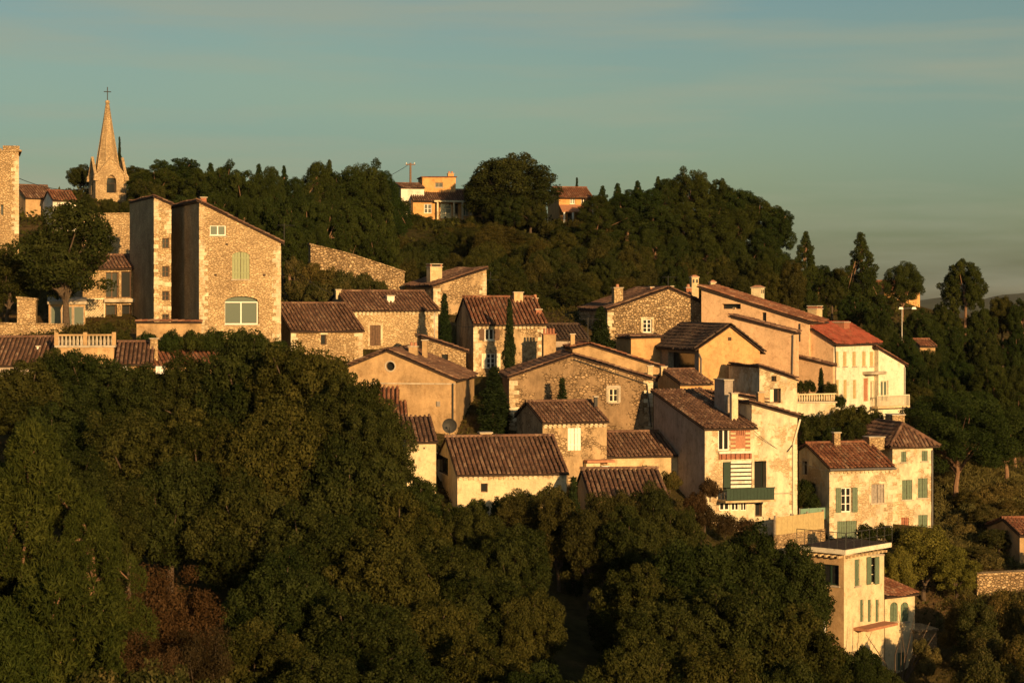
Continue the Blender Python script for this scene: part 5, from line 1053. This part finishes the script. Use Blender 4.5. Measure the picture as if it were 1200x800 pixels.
# bright pine at the lower left, reddish tree beside it
tree('pine', 42, 492, 69, 100, 'tall bright green pine standing before the oaks', 'tree', None, 'pine_tree', 'leaf_pine_light', var=0)
PN = ('green pine crowded against the tall bright pine', 'tree', 'pines beside the tall bright pine', 'pine_tree')
tree('pine', -30, 505, 72, 90, *PN, 'leaf_pine_light'); tree('pine', 108, 575, 68, 72, *PN, 'leaf_pine_light'); tree('round_pine', 50, 650, 60, 100, *PN, 'leaf_pine_light'); tree('round_pine', -20, 690, 58, 90, *PN, 'leaf_pine_light')
tree('autumn', 200, 645, 76, 70, 'reddish brown autumn tree beside the tall bright pine', 'tree', None, 'autumn_tree')
for t in [(235, 720, 70, 50), (165, 730, 66, 54)]: tree('autumn', *t, 'lower reddish brown bush in front of the autumn tree', 'bush', 'reddish brown bushes', 'autumn_bush')
for t in [(190, 775, 60, 50), (110, 785, 58, 56), (255, 790, 62, 40)]: tree('shrub', *t, 'yellowish green bush at the foot of the autumn tree', 'bush', 'yellowish bushes', 'bush', 'leaf_ivy', minh=2)
# village trees
tree('open', 78, 238, 141, 68, 'broad dark tree with forked trunk on the terrace before the narrow stone tower', 'tree', None, 'broadleaf_tree', 'leaf_oak', wide=.8, var=0)
tree('open', 8, 285, 144, 40, 'dark tree before the foot of the castle tower', 'tree', None, 'broadleaf_tree', 'leaf_oak', var=1)
tree('cypress', 597, 347, 139, 9.5, 'slim dark cypress rising in front of the shuttered house', 'tree', None, 'cypress_tree')
tree('cypress', 579, 428, 130.5, 22, 'stout dark cypress between the round window gable and the long gable', 'tree', None, 'cypress_tree')
tree('cypress', 521, 341, 143.5, 11, 'dark cypress against the end of the stone house with brown door', 'tree', None, 'cypress_tree')
tree('cypress', 659, 441, 130, 13, 'short dark cypress against the long weathered gable', 'tree', None, 'cypress_tree')
tree('cypress', 704, 357, 147, 17, 'dark conical cypress beside the rubble gable house', 'tree', None, 'cypress_tree')
tree('cypress', 140, 159, 221, 4, 'tall slim cypress top beside the church spire', 'tree', None, 'cypress_tree')
tree('cypress', 962, 429, 141, 7, 'small dark conifer on the planted garden terrace', 'tree', None, 'cypress_tree')
SH = lambda lb, g, lst, mat=None, nm='bush', cat='bush': [tree('shrub', *t, lb, cat, g, nm, mat, minh=1.0) for t in lst]
SH('clipped hedge bush along the low wall under the big stone house', 'hedge below the big stone house', [(175, 388, 129.5, 16), (200, 386, 129.5, 17), (226, 385, 129.5, 17), (252, 384, 130, 18), (278, 384, 130, 18), (302, 388, 130.5, 17), (322, 396, 131, 16)], 'leaf_pine')
SH('small bush on the terrace behind the balustrade', 'bushes behind the balustrade', [(125, 378, 131, 12), (145, 384, 130, 12), (110, 390, 130, 10)])
SH('ivy bush climbing the ruined rubble wall', 'ivy on the ruined wall', [(345, 300, 160, 16), (365, 306, 160, 18), (385, 312, 159.5, 18), (405, 316, 159, 18), (425, 318, 159, 15), (350, 325, 158, 18), (375, 330, 157, 20), (400, 328, 157, 18), (445, 327, 158.5, 12)], 'leaf_ivy')
SH('leafy bush on the planted garden terrace', 'plants of the garden terrace', [(938, 446, 140, 9), (948, 444, 140, 10), (973, 447, 140.5, 10), (983, 462, 141, 10)], 'leaf_oak')
SH('dark bush between the tall pale house and the garden terrace', 'bushes under the garden terrace', [(940, 482, 135, 16), (962, 482, 135, 18), (985, 476, 136, 18), (1005, 472, 137, 18), (1022, 480, 137, 15), (950, 500, 133, 18), (975, 498, 133, 16), (1000, 490, 135, 16)], 'leaf_oak')
SH('reddish bush in front of the green balcony', 'bushes before the green balcony', [(832, 560, 119, 15), (826, 590, 117, 18), (850, 600, 117, 16), (875, 606, 118, 14), (815, 575, 116, 16)], 'leaf_autumn')
SH('pale dry bush growing before the low tiled house', 'dry bushes before the low tiled house', [(735, 548, 117, 16), (760, 545, 117, 18), (785, 550, 117, 15), (650, 566, 113.5, 18), (632, 575, 113, 16)], 'leaf_ivy')
SH('round green bush on the flat roof terrace', 'bushes behind the roof terrace', [(1014, 612, 118, 14), (1036, 612, 121, 13), (1048, 618, 122, 12)])
SH('dark shrub in the shade between two lower houses', 'shrubs beside the red roof house', [(944, 560, 129, 13), (941, 575, 128, 12), (950, 578, 127.5, 12)])
SH('dark green bush in front of the striped roof house', 'bushes before the striped roof house', [(560, 582, 112, 15), (590, 578, 112, 18), (615, 575, 112, 16), (535, 592, 111, 14)], 'leaf_pine')
# trees around the lower right houses
tree('open', 1082, 616, 121, 46, 'yellow green leafy tree below the three storey house', 'tree', None, 'broadleaf_tree', 'leaf_yellow', var=0)
for t in [(1050, 640, 118, 26), (1120, 640, 120, 32)]: tree('open', *t, 'smaller yellow green tree beside the large one below the three storey house', 'tree', 'smaller yellow green trees', 'broadleaf_tree', 'leaf_yellow')
tree('umbrella', 1120, 455, 139, 74, 'large umbrella pine with bare leaning trunk beside the three storey house', 'tree', None, 'umbrella_pine')
tree('umbrella', 1180, 476, 146, 60, 'second umbrella pine behind the large one', 'tree', None, 'umbrella_pine')
e = empty('bare_tree', (P(1050, 790, 107).x, 107, hz(P(1050, 790, 107).x, 107))); tag(e, 'leafless branching tree in front of the arched annex', 'tree'); o = link(bpy.data.objects.new('branches', mbare), e); o.scale = (1.15, 1.15, 1.55)
for t in [(1128, 688, 114, 30), (1145, 705, 110, 36), (1180, 690, 112, 36), (1148, 742, 106, 34), (1160, 760, 101, 42), (1195, 745, 104, 36), (1145, 640, 126, 26), (1170, 620, 128, 24), (1150, 590, 133, 24), (1135, 575, 137, 22), (1185, 585, 137, 30)]:
    tree('open', *t, 'warm brown autumn tree on the slope below the umbrella pines', 'tree', 'autumn trees below the umbrella pines', 'broadleaf_tree', 'leaf_ivy')
for t in [(1040, 780, 101, 36), (1015, 790, 96, 40)]: tree('oak', *t, 'dark evergreen oak ' + lm_near(t[0], t[2], M_OAK), *OAK[1:])
for t in [(700, 578, 108, 30), (735, 574, 108, 32), (768, 576, 108, 30)]: tree('open', *t, 'thin olive brown tree beside the dark roof sunk in the trees', 'tree', 'thin trees around the sunken roof', 'broadleaf_tree')
SH('dry golden bush on the bare slope under the umbrella pines', 'golden bushes under the umbrella pines', [(1118, 600, 134, 16), (1135, 588, 136, 18), (1150, 572, 139, 20), (1172, 566, 141, 22), (1195, 560, 142, 24), (1130, 612, 131, 18), (1155, 600, 134, 20), (1180, 596, 135, 22), (1200, 600, 133, 22), (1120, 632, 128, 18), (1148, 625, 130, 20), (1175, 622, 130, 18), (1160, 648, 125, 18), (1135, 655, 123, 18)], 'leaf_grass')
SH('straggly golden shrub in front of the stone terrace below the arched annex', 'shrubs before the lower terrace', [(1030, 776, 108, 12), (1076, 766, 109, 11), (1078, 748, 107.5, 13), (1092, 756, 107, 14), (1084, 770, 106, 14)], 'leaf_grass')
# hilltop: rows of pines
HP = ('dark pine in the row along the hilltop', 'tree', 'pines along the hilltop', 'pine_tree')
for t in [(182, 190, 212, 33), (205, 182, 216, 36), (235, 194, 210, 33), (262, 192, 208, 33), (290, 196, 206, 33), (318, 194, 208, 33), (345, 204, 212, 31), (372, 192, 214, 36), (400, 188, 216, 36), (428, 192, 218, 33), (450, 205, 220, 31),
          (215, 222, 198, 33), (250, 226, 194, 36), (285, 228, 192, 36), (320, 230, 192, 36), (350, 234, 190, 33), (382, 224, 194, 36), (412, 232, 196, 36), (440, 240, 198, 33), (300, 258, 182, 31), (340, 262, 180, 31), (375, 262, 180, 31), (410, 262, 182, 31), (440, 270, 182, 28)]:
    t = (t[0], t[1] + 5 * math.sin(t[0] * 1.7), t[2], t[3] * (1 + .14 * math.sin(t[0] * .9)))
    tree('pine' if int(t[0]) % 3 == 0 else 'round_pine', *t, 'dark pine ' + lm_near(t[0], t[2], M_HILL), *HP[1:])
CH = ('small round tree beside the church belfry', 'tree', 'trees around the church', 'broadleaf_tree')
for t in [(95, 192, 222, 18), (160, 194, 224, 20), (164, 208, 208, 14), (128, 231, 204, 15), (103, 229, 203, 12), (152, 231, 203, 13), (178, 212, 203, 18), (75, 238, 180, 15)]: tree('oak', *t, *CH)
tree('oak', 598, 175, 237, 58, 'large round crowned tree between the two hilltop villas', 'tree', None, 'oak_tree', var=2); 
for t in [(566, 202, 241, 24), (582, 226, 236, 22), (600, 226, 234, 26), (622, 228, 234, 22)]: tree('oak', *t, 'smaller tree beside the large round crowned one on the hilltop', 'tree', 'trees beside the villas', 'oak_tree')
tree('cypress', 676, 207, 252, 5, 'small pointed cypress behind the second villa', 'tree', None, 'cypress_tree')
DM = ('tall dark pine in the wooded dome above the right end of the village'.replace('right end', 'rubble gable'), 'tree', 'pines of the wooded dome', 'pine_tree')
for t in [(700, 226, 240, 26), (725, 222, 240, 31), (752, 216, 240, 33), (780, 208, 242, 33), (808, 200, 242, 36), (836, 203, 242, 36), (862, 210, 242, 36), (888, 228, 240, 33), (908, 246, 238, 26),
          (705, 250, 226, 31), (735, 246, 226, 33), (768, 240, 226, 36), (800, 236, 226, 36), (832, 236, 226, 38), (865, 244, 226, 38), (895, 262, 224, 33), (760, 272, 212, 31), (795, 272, 212, 33), (830, 274, 210, 36), (865, 280, 210, 33), (900, 290, 210, 31), (915, 302, 214, 23)]:
    t = (t[0], t[1] + 5 * math.sin(t[0] * 1.7), t[2], t[3] * (1 + .14 * math.sin(t[0] * .9)))
    tree('round_pine' if t[0] % 5 else 'pine', *t, 'tall dark pine ' + lm_near(t[0], t[2], M_HILL), *DM[1:])
for t in [(706, 217, 243, 13), (724, 214, 244, 14), (747, 211, 243, 15), (771, 206, 245, 14)]: tree('cone_pine', *t, 'pointed young pine on the crest between the second villa and the wooded dome', 'tree', 'pointed pines on the crest', 'conifer_tree')
for t in [(247, 190, 214, 16), (303, 191, 212, 15), (386, 186, 218, 16), (333, 193, 214, 14)]: tree('cone_pine', *t, 'pointed young pine among the hilltop pines behind the big stone house', 'tree', 'pointed pines on the hilltop', 'conifer_tree')
# scrub wood covering the slope between village and hilltop
SC = ('low scrub oak on the slope between the village and the hilltop villas', 'tree', 'scrub of the slope above the village', 'scrub_oak')
rg = random.Random(5)
for Yr, x0, x1, n, lo, hi in ((228, 470, 720, 9, 262, 272), (218, 460, 740, 11, 268, 282), (206, 455, 760, 11, 276, 292), (196, 455, 760, 11, 286, 302), (186, 470, 780, 11, 296, 314), (176, 560, 800, 8, 308, 330), (168, 600, 720, 5, 330, 350), (196, 770, 930, 6, 296, 312), (184, 790, 940, 6, 306, 330)):
    for i in range(n):
        px_ = x0 + (x1 - x0) * (i + rg.random()) / n
        op = rg.random() < .45
        tree('open' if op else 'oak', px_, rg.uniform(lo, hi), Yr + rg.uniform(-3, 3), rg.uniform(19, 27), ('thin brownish scrub tree ' if op else 'low dense scrub oak ') + lm_near(px_, Yr, M_HILL), *SC[1:], minh=2.5)
for i in range(17):
    tree('shrub', 464 + i * 16 + rg.uniform(-5, 5), rg.uniform(256, 262), 235 + rg.uniform(-3, 3), rg.uniform(12, 18), 'low bush along the brow of the slope before the hilltop villas', 'bush', 'bushes along the brow of the slope', 'bush', 'leaf_oak_warm' if i % 3 else 'leaf_oak', minh=1.6)
for t in [(470, 233, 239, 12), (462, 240, 239, 13), (500, 253, 238, 12), (528, 254, 238, 12), (555, 252, 238, 14), (578, 254, 238, 14), (486, 250, 239, 10)]: tree('shrub', *t, 'garden bush before the verandah of the hilltop villa', 'bush', 'bushes before the hilltop villa', 'bush', minh=1)
# right-hand ridge
tree('cone_pine', 944, 270, 228, 20, 'small conical conifer on the ridge next to the wooded dome', 'tree', None, 'conifer_tree')
tree('cone_pine', 1009, 271, 232, 27, 'tall conical pine on the ridge near the small orange cottage', 'tree', None, 'conifer_tree')
tree('umbrella', 1058, 305, 248, 26, 'small umbrella pine in front of the low orange house on the ridge', 'tree', None, 'umbrella_pine')
tree('round_pine', 1131, 301, 226, 29, 'round topped pine standing alone above the ridge woods', 'tree', None, 'pine_tree')
RW = ('dark tree in the ridge woods behind the white house', 'tree', 'woods behind the white house', 'ridge_tree')
for t in [(925, 310, 230, 18), (960, 308, 236, 18), (985, 312, 240, 16), (975, 325, 224, 16), (940, 332, 212, 22), (918, 325, 206, 20), (1000, 345, 218, 20), (1030, 352, 214, 20), (955, 352, 196, 18), (1022, 378, 186, 22), (1080, 362, 222, 22), (1110, 352, 226, 22), (1150, 356, 226, 24), (1175, 345, 232, 22), (1200, 350, 230, 22), (1060, 392, 180, 22), (1090, 378, 200, 24), (1035, 370, 200, 20),
          (1120, 380, 202, 26), (1155, 390, 200, 26), (1190, 385, 202, 26), (1088, 408, 182, 17), (1085, 425, 170, 24), (1120, 418, 176, 26), (1160, 425, 172, 28), (1195, 425, 172, 28), (1075, 450, 158, 22), (1110, 440, 162, 26), (1150, 452, 160, 26), (1190, 460, 160, 28), (1000, 380, 184, 16), (1070, 412, 176, 16)]:
    tree('oak' if t[0] % 10 else 'round_pine', *t, ('dark leafy tree ' if t[0] % 10 else 'dark round pine ') + lm_near(t[0], t[2], M_HILL), *RW[1:], minh=3)
for t in [(1232, 600, 134, 26), (1262, 560, 150, 30), (1245, 640, 122, 26), (1228, 700, 108, 34), (1270, 690, 112, 34), (1235, 430, 176, 28), (1262, 470, 165, 30), (1230, 380, 205, 26), (1268, 400, 200, 28), (1245, 360, 230, 24), (1290, 620, 130, 30), (1300, 520, 155, 30), (1240, 770, 98, 40), (1300, 440, 180, 28)]:
    tree('open' if t[2] < 140 else 'oak', *t, 'tree on the slope beyond the second umbrella pine', 'tree', 'trees beyond the second umbrella pine', 'slope_tree', 'leaf_ivy' if t[2] < 140 else None, minh=4)
# undergrowth and dry grass that nobody could count, spread over the open ground
def cover(name, label, n, px0, px1, y0, y1, size, hmax, mat, seed, aspect=.35):
    rng = np.random.default_rng(seed); Y = y0 + (y1 - y0) * rng.random(n); X = (px0 + (px1 - px0) * rng.random(n) - CX) / FPX * Y
    pat = np.sin(X * .55 + 1.3 * np.sin(Y * .31)) * np.sin(Y * .47 + X * .21) + rng.normal(0, .35, n); k = pat > -.25; X = X[k]; Y = Y[k]; pat = pat[k]; n = len(X)
    Z = height(X, Y) + hmax * np.clip(.35 + .5 * pat, .1, 1) * rng.random(n)
    t = rng.normal(size=(n, 3)) * [.8, .8, .5] + [0, 0, .7]; t /= np.linalg.norm(t, axis=1, keepdims=True); b = np.cross(t, rng.normal(size=(n, 3))); b /= np.linalg.norm(b, axis=1, keepdims=True)
    p = np.stack([X, Y, Z], -1); s = size * rng.uniform(.5, 1.4, n)[:, None]
    V = np.stack([p - t * s * .5, p + b * s * aspect * .5, p + t * s * .5, p - b * s * aspect * .5], 1).reshape(-1, 3)
    o = link(bpy.data.objects.new(name, np_mesh(name, V, np.arange(n * 4).reshape(-1, 4), np.repeat(np.clip(.5 + .25 * pat + rng.normal(0, .15, n), 0, 1), 4), mat))); o['kind'] = 'stuff'; o['label'] = label
cover('undergrowth', 'low green undergrowth between the houses', 120000, -40, 1240, 108, 175, .26, .55, 'leaf_oak_warm', 901)
cover('undergrowth', 'low scrub covering the hill slope', 90000, -40, 1240, 175, 262, .42, 1.1, 'leaf_oak', 902, .5)
cover('dry_grass', 'dry golden grass on the slope under the umbrella pines', 60000, 1096, 1250, 118, 152, .34, .6, 'leaf_grass', 903, .16)
print('HEIGHTS', LOWH[:40]); print('TREES', sum(CNT.values()), CNT)

# ------------------------------------------------------------------ evening haze
hzm = bpy.data.materials.new('haze'); hzm.use_nodes = True; nt = hzm.node_tree
for n in list(nt.nodes): nt.nodes.remove(n)
out = nt.nodes.new('ShaderNodeOutputMaterial'); pv = nt.nodes.new('ShaderNodeVolumePrincipled'); pv.inputs['Color'].default_value = (.80, .86, .92, 1); pv.inputs['Density'].default_value = 0.000022
nt.links.new(pv.outputs[0], out.inputs['Volume']); MATS['haze'] = hzm
q = MB(); ex_ = float(max(gx[-1], gy[-1], -gx[0], -gy[0])) + 400; q.box(-ex_, ex_, -ex_, ex_, -36.5, 60); o = q.build('haze', 'haze'); o['kind'] = 'stuff'; o['label'] = 'thin evening haze'
